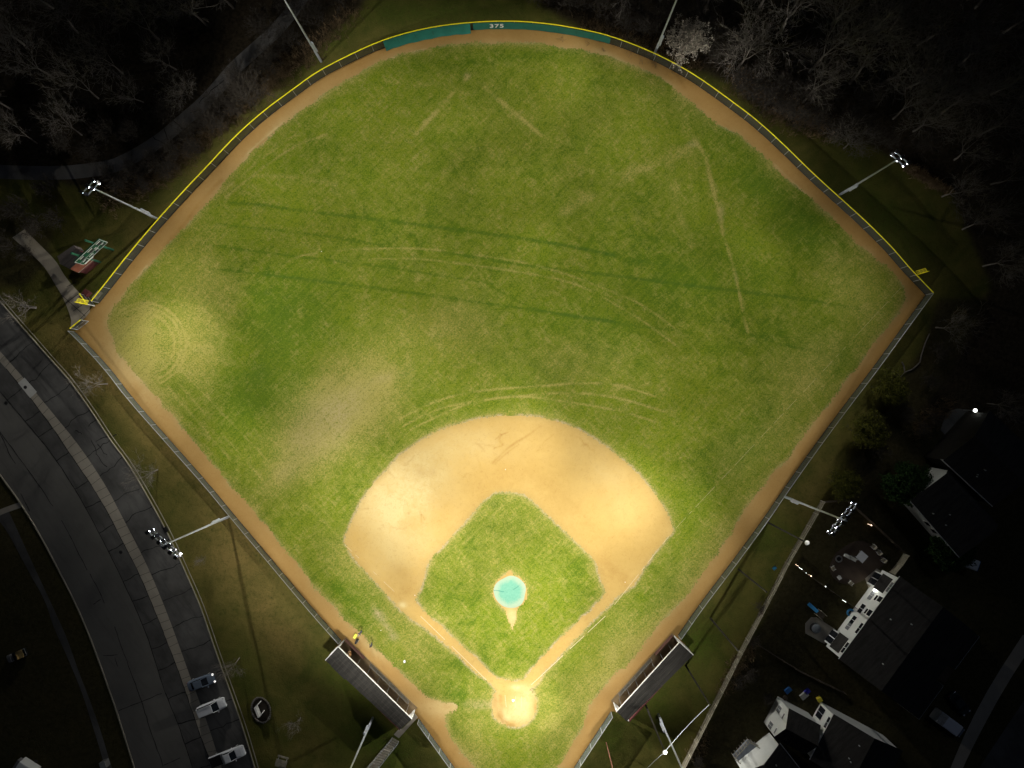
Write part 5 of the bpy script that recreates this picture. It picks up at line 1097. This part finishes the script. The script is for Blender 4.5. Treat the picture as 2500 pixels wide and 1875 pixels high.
# second white house with a gabled wing
def gable_wing(root, c1, c2, far, z, zr, wins):
    C1, C2 = np.array(W(*c1, z)), np.array(W(*c2, z)); F = np.array(W(*far, z)); d = F-C1; n = (C2-C1)/np.linalg.norm(C2-C1); d = d-n*(d@n); ap = (C1+C2)/2
    m = MB(); i1, i2 = C1+n*.2+d*.02, C2-n*.2+d*.02; ia_ = (i1+i2)/2
    m.add([(*i1, -.02), (*i2, -.02), (*i2, z-.1), (*ia_, zr-.15), (*i1, z-.1)], [(4,3,2,1,0)]); m.obox((*i1, -.02), (*d, 0), (*(n*.15), 0), (0, 0, z-.08)); m.obox((*(i2-n*.15), -.02), (*d, 0), (*(n*.15), 0), (0, 0, z-.08)); m.build('wing_wall', M['siding'], root)
    m = MB(); m.add([(*C1, z), (*(C1+d), z), (*(ap+d), zr), (*ap, zr), (*C2, z), (*(C2+d), z)], [(0,1,2,3),(3,2,5,4)]); m.build('wing_roof', M['houseroof'], root)
    for s, zc, w_, h_, nn in wins:
        a = i1+n*(s-w_/2); o_ = -d/np.linalg.norm(d)*.06; fr = MB(); fr.obox((*(a-n*.08+o_), zc-h_/2-.08), (*(n*(w_+.16)), 0), (*(-o_), 0), (0, 0, h_+.16)); fo = fr.build('window', M['white'], root)
        pa = MB()
        for k in range(nn): pa.obox((*(a+n*(w_*k/nn+.03)+o_*1.4), zc-h_/2), (*(n*(w_/nn-.06)), 0), (*(-o_*.5), 0), (0, 0, h_))
        po = bpy.data.objects.new('pane', pa.mesh('pane', M['blind'])); COL.objects.link(po); po.parent = fo
hB, E0, u, v, L = facade('white_house', (2036,1743.6), (1977.5,1855.5), 5.4, 12.5, 7.4, 'white house with a gabled wing near the bottom right, roofs almost black', [(1.9,4.6,1.9,1.1,2,'glass'),(1.6,1.5,2.0,1.9,2,'glass')])
gable_wing(hB, (1926,1728.7), (1888,1800.5), (2004,1770), 5.0, 7.0, [(1.3,2.4,1.1,1.3,2),(4.3,2.4,1.1,1.3,2),(1.5,4.5,1.0,.3,1),(4.2,4.5,1.0,.3,1)])
hC_, *_ = facade('white_house', (1904,1815.4), (1955,1880), 4.6, 8, 6.4, 'low white walled house front cut by the bottom edge beside a deck', [(4.2,1.5,1.6,1.2,2,'glass')])
hD, *_ = facade('white_house', (2223,1223), (2343,1361), 4.8, 8.2, 5.8, 'white house front with a bushy tree against its wall', [(5.6,2.8,.9,1.2,1,'glass'),(7.2,2.8,.9,1.2,1,'glass'),(1.0,2.6,.9,1.0,1,'glass')], ridge=.85)
hE, *_ = facade('dark_house', (2303,1124), (2424,1236), 6.0, 11, 8, 'dark roofed house at the right with one long pale wall strip', [], wallmat='tarpole', strip=1.2)  # walls coloured near black as if shaded; only the upper strip stays white
x, y = W(2355,1370); root = empty('storage_trailer', (x, y, 0), 'white box with a blue end at the corner of the house wall', 'trailer', world=False)
m = MB(); loft(m, [(-1.0, .85, .2, 2.3), (-.9, .9, .15, 2.4), (.9, .9, .15, 2.4)], p=8); bdl(root, 'box', m, M['siding']); m = MB(); m.box((.95, 0, 1.25), (.12, 1.75, 2.2)); bdl(root, 'door', m, simple('blue_door', (.03, .12, .30), .5)); root.rotation_euler = (0, 0, -.35)

# patios and yard things
def patch(name, pts, mat, z=.02, sm=2):
    P = smoothline(pts+[pts[0]], sm)[:-1] if sm else pts
    m = MB(); m.prism([W(*p) for p in P], 0, z); o = m.build(name, M[mat]); o['kind'] = 'structure'; return o
patch('patio', [(2040,1350),(2075,1325),(2100,1318),(2130,1330),(2150,1350),(2165,1370),(2150,1385),(2120,1410),(2085,1428),(2050,1425),(2028,1405),(2024,1380)], 'brick', .05)
patch('patio', [(2112,1412),(2140,1388),(2157,1398),(2122,1440)], 'walk', .09, 0)
patch('patio', [(1966,1522),(1980,1507),(1994,1507),(2040,1537),(2013,1572),(1966,1546)], 'walk', .05, 0)
def chair(px, py, rz, lab):
    x, y = W(px, py); root = empty('patio_chair', (x, y, .05), lab, 'chair', 'pale chairs on the patio', world=False); m = MB(); m.box((0, 0, .42), (.6, .6, .08)); bdl(root, 'seat', m, M['wood'])
    m = MB(); m.box((-.32, 0, .72), (.1, .6, .6)); bdl(root, 'backrest', m, M['wood'])
    for s in (-1, 1): m = MB(); m.box((0, s*.33, .6), (.6, .08, .06)); bdl(root, 'armrest', m, M['white'])
    for sx in (-.25, .25):
        for sy in (-.27, .27): m = MB(); m.box((sx, sy, .19), (.05, .05, .38)); bdl(root, 'leg', m, M['galv'])
    root.rotation_euler = (0, 0, rz)
for px, py, rz, lab in [(2031,1385,.5,'pale patio chair at the left rim of the round patio'),(2074,1421,.8,'pale patio chair at the lower rim of the round patio'),(2129,1333,2.4,'pale patio chair by the dark yard fence'),(2142,1347,2.2,'pale patio chair, upper of the pair at the right rim'),(2153,1366,2.6,'pale patio chair, lower of the pair at the right rim')]: chair(px, py, rz, lab)
x, y = W(2099,1357); root = empty('patio_table', (x, y, .05), 'square white patio table in the middle of the round patio', 'table', world=False)
m = MB(); m.box((0, 0, .74), (1.5, 1.5, .05)); bdl(root, 'table_top', m, PAINT['white'])
for sx in (-.6, .6):
    for sy in (-.6, .6): m = MB(); m.box((sx, sy, .36), (.06, .06, .72)); bdl(root, 'leg', m, M['galv'])
root.rotation_euler = (0, 0, -.72)
for px, py, lab in [(2066,1357,'pale cushioned bench left of the square patio table'),(2079,1363,'pale cushioned bench touching the square patio table')]:
    x, y = W(px, py); root = empty('garden_bench', (x, y, .05), lab, 'bench', 'patio benches', world=False); m = MB(); m.box((0, 0, .42), (1.2, .5, .14)); bdl(root, 'seat', m, M['white']); m = MB(); m.box((0, .26, .7), (1.2, .1, .5)); bdl(root, 'backrest', m, M['siding'])
    for sx in (-.5, .5): m = MB(); m.box((sx, 0, .18), (.06, .45, .35)); bdl(root, 'leg', m, M['galv'])
    root.rotation_euler = (0, 0, -.5)
x, y = W(2047,1409); m = MB(); m.box((x, y, .25), (.5, .5, .44), .6); m.box((x, y, .49), (.56, .56, .04), .6); tag(m.build('side_table', M['white']), 'small square white side table near the low strung fence', 'table')
x, y = W(2047,1364); root = empty('fire_ring', (x, y, .05), 'dark round fire ring on the patio', 'fire pit', world=False); m = MB()
for k in range(14): a = k*.4488; m.ball((.5*math.cos(a), .5*math.sin(a), .14), .15, 6, 5)
bdl(root, 'stone_ring', m, GREY); m = MB(); m.tube((0, 0, .0), (0, 0, .08), .42, n=16); bdl(root, 'ash', m, M['black'])
BL = simple('blue_plastic', (.03, .20, .42), .5)
x, y = W(1995,1494); root = empty('play_slide', (x, y, 0), 'toddler playset with a blue slide on the dark lawn', 'playset', world=False)
m = MB(); m.obox((-2.1, -.28, .12), (1.7, 0, .8), (0, .56, 0), (-.04, 0, .08)); bdl(root, 'slide', m, BL); m = MB(); m.box((.3, 0, .95), (1.3, 1.1, .1)); bdl(root, 'platform', m, M['darkwood'])
for sx in (-.25, .85):
    for sy in (-.5, .5): m = MB(); m.box((sx, sy, .8), (.1, .1, 1.6)); bdl(root, 'post', m, M['wood'])
m = MB(); m.tube((-.25, -.5, 1.5), (.85, -.5, 1.5), .05, n=6); m.tube((-.25, .5, 1.5), (.85, .5, 1.5), .05, n=6); bdl(root, 'rail', m, M['wood']); root.rotation_euler = (0, 0, -.75)
x, y = W(2075,1495); m = MB()
for k in range(20): a, b = k*.31416, (k+1)*.31416; m.tube((x+.5*math.cos(a), y+.5*math.sin(a), .18), (x+.5*math.cos(b), y+.5*math.sin(b), .18), .17, n=8)
tag(m.build('pool_ring', BL), 'bright blue inflatable ring by the white house wall', 'pool ring')
x, y = W(1989,1532); root = empty('covered_tub', (x, y, .05), 'round tub under a crumpled grey plastic cover on the small patio', 'tub', world=False)
m = MB(); m.tube((0, 0, 0), (0, 0, .6), .85, .8, 20); bdl(root, 'tub', m, M['black']); m = MB(); m.ball((0, 0, .6), .8, 18, 8, sz=.22); bdl(root, 'cover', m, simple('tub_cover', (.16, .18, .20), .35))
x, y = W(1998,1705); m = MB(); m.box((x, y, .3), (.7, .7, .6), .5); m.box((x, y, .63), (.76, .76, .06), .5); tag(m.build('yellow_box', simple('yellow_box_paint', (.75, .62, .05), .5)), 'yellow plastic box at the house corner', 'box')
for px, py, c, sz, lab in [(1969,1686,(.02,.02,.35),.9,'dark blue tub among the clutter behind the gabled house'),(1922,1683,(.02,.10,.30),1.1,'blue plastic crate at the edge of the clutter'),(1961,1696,(.30,.30,.28),1.3,'pale folding board leaning among the clutter'),(1889,1386,(.02,.15,.30),.6,'small blue tub by the picket fence')]:
    x, y = W(px, py); m = MB(); m.box((x, y, .25), (sz, sz*.6, .5), .7); m.box((x, y, .52), (sz*1.06, sz*.66, .05), .7); tag(m.build('garden_tub', simple('tub_paint', c, .5)), lab, 'tub')
for px, py, lab in [(1893,1735,'pale round planter below the gabled house'),(1915,1702,'dark round planter above the gabled house')]:
    x, y = W(px, py); m = MB(); m.tube((x, y, 0), (x, y, .45), .3, .38, 14); m.tube((x, y, .45), (x, y, .47), .38, .42, 14); tag(m.build('planter', M['wood' if px < 1900 else 'darkwood']), lab, 'planter', 'planters')
D4 = [W(*p, .9) for p in ((1790,1845),(1826,1806),(1884,1838),(1850,1900))]; root = empty('deck', (*D4[0], 0), 'raised wooden deck with pale railing and grey floor at the bottom edge', 'deck')
m = MB(); m.prism(D4, .5, .9); m.build('deck_floor', simple('deck_grey', (.20, .22, .26), .8), root)
for a, b in zip(D4, D4[1:]+D4[:1]):
    m = MB(); m.tube((*a, 1.9), (*b, 1.9), .06, n=6); m.tube((*a, 1.1), (*b, 1.1), .04, n=6); k = 6
    for i in range(k): p = np.array(a)+(np.array(b)-np.array(a))*i/k; m.tube((*p, 0), (*p, 1.9), .05, n=6)
    m.build('railing', M['wood'], root)
x, y = W(2380,1002,3); root = empty('yard_lamp', (x, y, 0), 'bright white yard lamp on a post at the far right', 'lamp', world=False); m = MB(); m.tube((0, 0, 0), (0, 0, 3), .05, n=6); bdl(root, 'post', m, M['galv']); m = MB(); m.ball((0, 0, 3.1), .30, 10, 8); bdl(root, 'globe', m, M['yardglobe'])
PB = [np.array(W(*p, 1)) for p in ((2330,1098),(2363,1070),(2374,1080),(2338,1106))]; root = empty('climbing_frame', (*PB[0], 0), 'blue panelled climbing frame beside the far dark house', 'playset')
m = MB(); m.add([(*PB[0], .8), (*PB[1], .8), (*PB[2], 1.5), (*PB[3], 1.5), (*PB[0], .7), (*PB[1], .7), (*PB[2], 1.4), (*PB[3], 1.4)], [(0,1,2,3),(7,6,5,4),(0,4,5,1),(1,5,6,2),(2,6,7,3),(3,7,4,0)]); m.build('panel', BL, root); m = MB()
for p in PB: m.tube((*p, 0), (*p, 2.2), .05, n=6)
m.tube((*PB[3], 2.2), (*W(2415,1055,2.2), 2.2), .06, n=6); m.build('frame', M['galv'], root)
patch('patio', [(2296,1050),(2310,1005),(2345,995),(2375,1010),(2395,1040),(2360,1060),(2320,1075)], 'lot', .03)

# ------------------------------------------------------------------ trees, shrubs and brush
def rnd_dir(r): 
    a = r.uniform(0, 6.283); z = r.uniform(-1, 1); s = math.sqrt(1-z*z); return Vector((s*math.cos(a), s*math.sin(a), z))
def bare_tree(seed, H, spread, stems=1, levels=5, density=1.0, leaf=None, twig=.022):
    r = random.Random(seed); T = MB(); C = MB(); tips = []
    def grow(p, d, rad, L, lv):
        n = 3; 
        for k in range(n):
            d2 = (d+rnd_dir(r)*(.11+.035*lv)+Vector((0, 0, .05))).normalized(); q = p+d2*(L/n); r2 = rad*(.86 if k < n-1 else .74)
            (T if lv == 0 else C).tube(p, q, rad, max(r2, twig*.6), 6 if lv == 0 else (4 if lv == 1 else 3), cap=False)
            if lv >= 1 and lv < levels and r.random() < .65*density:
                s = (d2+rnd_dir(r)*.85).normalized(); grow(q, s, max(rad*.5, twig), L*r.uniform(.45, .7), lv+1)
            p, d, rad = q, d2, r2
        if lv >= levels: tips.append(p); return
        k = r.choice((2, 2, 3)) if lv > 0 else r.choice((3, 4, 4))
        for i in range(k):
            a = 6.283*i/k+r.uniform(-.5, .5); o = d.orthogonal().normalized(); o = (Matrix.Rotation(a, 3, d) @ o)
            s = (d+o*spread*r.uniform(.6, 1.2)).normalized(); grow(p, s, max(rad*r.uniform(.55, .75), twig), L*r.uniform(.72, .95), lv+1)
    for s in range(stems):
        a = 6.283*s/stems+r.uniform(-.4, .4); lean = .06 if stems == 1 else .45
        grow(Vector((.25*math.cos(a), .25*math.sin(a), -.05)) if stems > 1 else Vector((0, 0, -.05)), Vector((math.cos(a)*lean, math.sin(a)*lean, 1)).normalized(), H*(.016 if stems == 1 else .009), H*.27, 0)
    return T, C, tips
def leaf_quads(m, pts, r, size, n, sp):
    for p in pts:
        for _ in range(n):
            c = Vector(p)+rnd_dir(r)*sp*r.random()**.5; a = rnd_dir(r)*size*r.uniform(.5, 1); b = a.cross(rnd_dir(r)).normalized()*size*r.uniform(.4, .8)
            m.add([c-a, c+b, c+a, c-b], [(0, 1, 2, 3)])
def proto_tree(seed, H, spread, stems, levels, dens, bark, label, cat='tree', group=None, leaf=None, leaf_n=2, leaf_s=.12, leaf_sp=.3, name='bare_tree'):
    T, C, tips = bare_tree(seed, H, spread, stems, levels, dens)
    root = empty(name, (0, 0, 0), label, cat, group, world=False)
    if stems > 1: C.add(T.v, T.f)
    else: bdl(root, 'trunk', T, M[bark])
    bdl(root, 'branches' if stems > 1 else 'crown', C, M[bark])
    if leaf:
        m = MB(); leaf_quads(m, tips, random.Random(seed+1), leaf_s, leaf_n, leaf_sp); bdl(root, 'leaves', m, M[leaf])
    return root
used = {}
def plant(key, px, py, s, lab, group=None, rz=None):
    mk, h0 = PR[key]; x, y = W(px, py)
    if key not in used: o = mk; used[key] = 1
    else: o = copy_tree(mk)
    o.location = (x, y, 0); k = s/h0; o.scale = (k, k, k*random.uniform(.92, 1.08)); o.rotation_euler = (0, 0, random.uniform(0, 6.28) if rz is None else rz)
    o['label'] = lab
    if group: o['group'] = group
    elif 'group' in o: del o['group']
    return o
PR = {}
for i in range(5): PR['t%d' % i] = (proto_tree(20+i, 14, (.42, .5, .6, .45, .55)[i], 1, 5, .8, 'bark', '', name='bare_tree'), 14)
for i in range(3): PR['s%d' % i] = (proto_tree(40+i, 5, .75, 5, 4, .9, 'barkdark', '', 'shrub', name='bare_shrub'), 5)
PR['b0'] = (proto_tree(60, 5, .75, 5, 4, .95, 'bark', '', 'tree', leaf='blossom', leaf_n=7, leaf_s=.10, leaf_sp=.28, name='blossom_tree'), 5)
PR['y0'] = (proto_tree(61, 4.5, .75, 5, 4, .95, 'barkdark', '', 'shrub', leaf='leafy', leaf_n=7, leaf_s=.15, leaf_sp=.5, name='leafy_shrub'), 4.5)
PR['y1'] = (proto_tree(62, 4.5, .8, 6, 4, .95, 'barkdark', '', 'shrub', leaf='leafy', leaf_n=6, leaf_s=.15, leaf_sp=.5, name='leafy_shrub'), 4.5)
PR['g0'] = (proto_tree(63, 4.5, .7, 6, 4, .95, 'barkdark', '', 'shrub', leaf='leafdark', leaf_n=16, leaf_s=.2, leaf_sp=.6, name='evergreen_shrub'), 4.5)
GR = 'bare trees in the dark right hand woods'; GL = 'bare trees in the dark left hand woods'
LR = 'tall bare grey tree rising out of the dark woods beyond right field'; LL = 'tall bare grey tree in the dark woods beyond the gravel path'
plant('t0', 1800, 168, 16, 'tall pale forked bare tree right behind the white blossoming tree')
plant('t1', 2060, 362, 9.5, 'round spreading bare tree on the lawn behind the right field floodlight')
plant('b0', 1668, 128, 6.2, 'small tree in pale blossom glowing at the far right fence')
plant('t3', 388, 97, 15, 'broad bare tree with pale limbs in the upper left woods'); plant('t2', 505, 62, 15, 'bare tree with bright limbs reaching the top edge at left')
plant('s1', 622, 245, 6.5, 'bare spreading shrub between the gravel path and the left field fence')
plant('t4', 262, 937, 7.5, 'small bare tree leaning over the kerb beside the left foul fence'); plant('t2', 385, 1147, 7.0, 'small bare tree on the tan verge halfway down the parking lot')
plant('t0', 585, 1606, 5.5, 'small pale bare tree on the verge beside the blue grey car'); plant('t4', 88, 752, 8, 'bare tree at the left edge by the paved path')
plant('t1', 497, 1367, 2.6, 'tiny bare sapling on the dim grass under the floodlight'); plant('t3', 734, 1752, 4.5, 'thin bare sapling near the stairway on dark grass')
plant('t3', 2285, 800, 8.5, 'bare tree with a pale stump beyond the right corner of the field'); plant('t2', 2410, 985, 8, 'bare tree beside the bright yard lamp')
plant('y0', 2159, 946, 4.4, 'yellow green leafy shrub nearest the right field corner'); plant('y1', 2104, 1050, 4.6, 'yellow green leafy shrub in the middle of the right fence line'); plant('y1', 2050, 1178, 4.0, 'yellow green leafy shrub just above the dark yard', rz=1.7)
plant('g0', 2195, 1180, 5.0, 'dark evergreen shrub between the yard and the house'); plant('g0', 2300, 1340, 4.6, 'dark bushy tree against the white house wall', rz=2.0)
plant('s2', 1395, 12, 5.5, 'pale bare shrub at the top edge right of the green screen'); plant('s0', 1468, 22, 5.5, 'pale bare shrub at the top edge left of the far right floodlight'); plant('s1', 1318, -8, 5, 'bare shrub at the top edge above the white number')
plant('s2', 1742, 140, 5, 'tangled bare shrub right of the blossoming tree'); plant('s0', 132, 462, 4, 'brownish bare shrub below the scoreboard floodlight')
for i, (px, py, h) in enumerate([(1976,176,16),(2075,204,15),(2150,206,14),(2215,215,14),(2270,266,12),(2300,275,13),(2130,110,14),(2030,60,15),(2240,110,14),(2340,160,13),(1905,80,15),(1850,30,15),(1720,30,12),(1560,20,11),(2390,330,12),(2420,230,13),(2230,320,11),(2330,390,10),(2420,450,10),(1960,250,12),(2180,290,11),(2350,560,9),(2400,650,9),(2300,480,9),(2450,80,14),(2380,20,14),(1940,10,14)]):
    plant('t%d' % (i % 5), px, py, h*1.15, LR, GR)
for i, (px, py, h) in enumerate([(131,190,13),(240,240,12),(30,268,12),(300,180,12),(60,110,13),(190,80,13),(430,170,10),(320,30,14),(130,20,14),(20,30,14),(200,330,9),(90,350,9),(350,250,9),(570,20,12),(470,240,8)]):
    plant('t%d' % ((i+2) % 5), px, py, h, LL, GL)
GS1 = 'bare shrubs along the edge of the woods'; 
for i, (px, py, h) in enumerate([(300,455,3.5),(340,420,4),(385,400,4),(430,375,4),(470,330,4),(510,300,4),(545,255,4.5),(590,200,4.5),(280,430,3.5),(360,455,3),(420,420,3.2),(480,370,3.4),(540,310,3.4),(240,380,4),(330,330,4),(270,330,4.2),(170,360,4),(420,280,4.5),(660,160,4.5),(710,110,4.5),(770,50,4.5),(840,5,4.5),(650,80,5),(720,30,5),(575,270,3.2),(100,560,4),(60,520,4.5),(30,600,4),(150,540,3.5),(75,620,3)]):
    plant('s%d' % (i % 3), px, py, h, 'grey bare shrub along the wood edge beyond the left field fence', GS1)
for i, (px, py, h) in enumerate([(1520,60,4.5),(1575,75,4.5),(1540,10,5),(1620,50,5),(1800,210,4.5),(1835,235,4),(1870,250,4),(1905,275,4),(1940,290,4),(1985,300,4),(2030,320,4),(1850,190,5),(1900,220,5),(1950,240,5),(1780,120,5),(1820,120,5),(1720,90,5),(1690,60,5),(2000,250,5),(2070,300,4.5),(2110,330,4.5),(2150,350,4),(2010,200,5),(1950,150,5),(2240,360,4.5),(2100,250,5),(2280,860,3),(2260,930,3),(2200,1010,3),(2140,1100,3)]):
    plant('s%d' % ((i+1) % 3), px, py, h, 'grey bare shrub along the wood edge beyond the right field fence', GS1)
for i, (px, py, h) in enumerate([(1800,1660,2.5),(1825,1640,2.5),(1700,1850,2),(1850,1480,2),(1835,1560,2.2),(1870,1700,2.2),(2240,1045,2.6),(2270,1020,2.6)]):
    plant('s%d' % (i % 3), px, py, h, 'low bare shrub on the dark yard side of the picket fence', 'low shrubs in the yards')
fb = MB(); fb.path([(*W(*p), .15+.1*(i % 2)) for i, p in enumerate([(2268,815),(2256,840),(2249,865),(2244,885),(2228,901),(2207,909),(2206,895),(2200,884)])], .10, 6); fb.tube((*W(2207,909), .2), (*W(2196,922), .1), .06, .03, 6)
tag(fb.build('fallen_branch', M['bark']), 'long pale curved fallen branch on the dark ground beyond the right fence', 'branch')
lg = MB(); lg.tube((*W(53,745), .25), (*W(90,752), .22), .16, .22, 8); lg.tube((*W(66,747), .3), (*W(70,738), .9), .08, .04, 6); tag(lg.build('fallen_log', M['bark']), 'pale fallen log on the dark lawn beside the paved path', 'log')
# brush: dry stalks along the wood edges
def brush(name, lines, n, mat, hmin, hmax, spread, seed, label):
    r = random.Random(seed); m = MB()
    for pts in lines:
        P, t = resample(Wl(pts), .5)
        for _ in range(int(n*len(P)/40)):
            c = P[r.randrange(len(P))]+np.array([r.gauss(0, spread), r.gauss(0, spread)]); h0 = r.uniform(hmin, hmax)
            for _ in range(9):
                d = Vector((r.gauss(0, .5), r.gauss(0, .5), 1)).normalized()*h0*r.uniform(.6, 1); b = Vector((c[0]+r.gauss(0, .22), c[1]+r.gauss(0, .22), 0)); w = Vector((r.gauss(0, 1), r.gauss(0, 1), 0)).normalized()*.03
                m.add([b-w, b+w, b+d+w*.3, b+d-w*.3], [(0, 1, 2, 3)])
    o = m.build(name, M[mat]); tag(o, label, 'brush', kind='stuff')
brush('undergrowth', [[(250,480),(310,462),(400,430),(470,372),(540,310),(610,250),(680,195),(740,150),(800,85),(860,25)],[(330,470),(420,405),(500,335)],[(640,215),(720,140)]], 420, 'brush', .5, 1.3, 1.1, 5, 'dry brown brush along the wood edge outside left field')
brush('undergrowth', [[(1420,60),(1500,90),(1600,125),(1700,170)],[(1780,200),(1850,245),(1900,285),(1960,308),(2030,330)],[(1800,190),(1900,250),(2000,300)]], 330, 'brush', .5, 1.3, 1.1, 6, 'dry brown brush along the wood edge outside right field')
brush('dry_grass', [[(2215,410),(2240,425),(2270,445),(2310,465)],[(2215,410),(2310,465)]], 500, 'brush', .4, .9, .4, 7, 'strip of tan dry grass below the right field floodlight')
brush('dry_grass', [[(1783,1640),(1800,1620),(1820,1600),(1835,1580)],[(1760,1690),(1800,1640)],[(1690,1840),(1720,1800)]], 420, 'brush', .4, .9, .7, 8, 'tan dry grass at the kink of the picket fence')
brush('dry_grass', [[(2265,1015),(2250,1035),(2240,1060)],[(2310,985),(2290,1010),(2270,1030)]], 450, 'brush', .5, 1.0, .8, 9, 'tan ornamental grass by the far dark house')
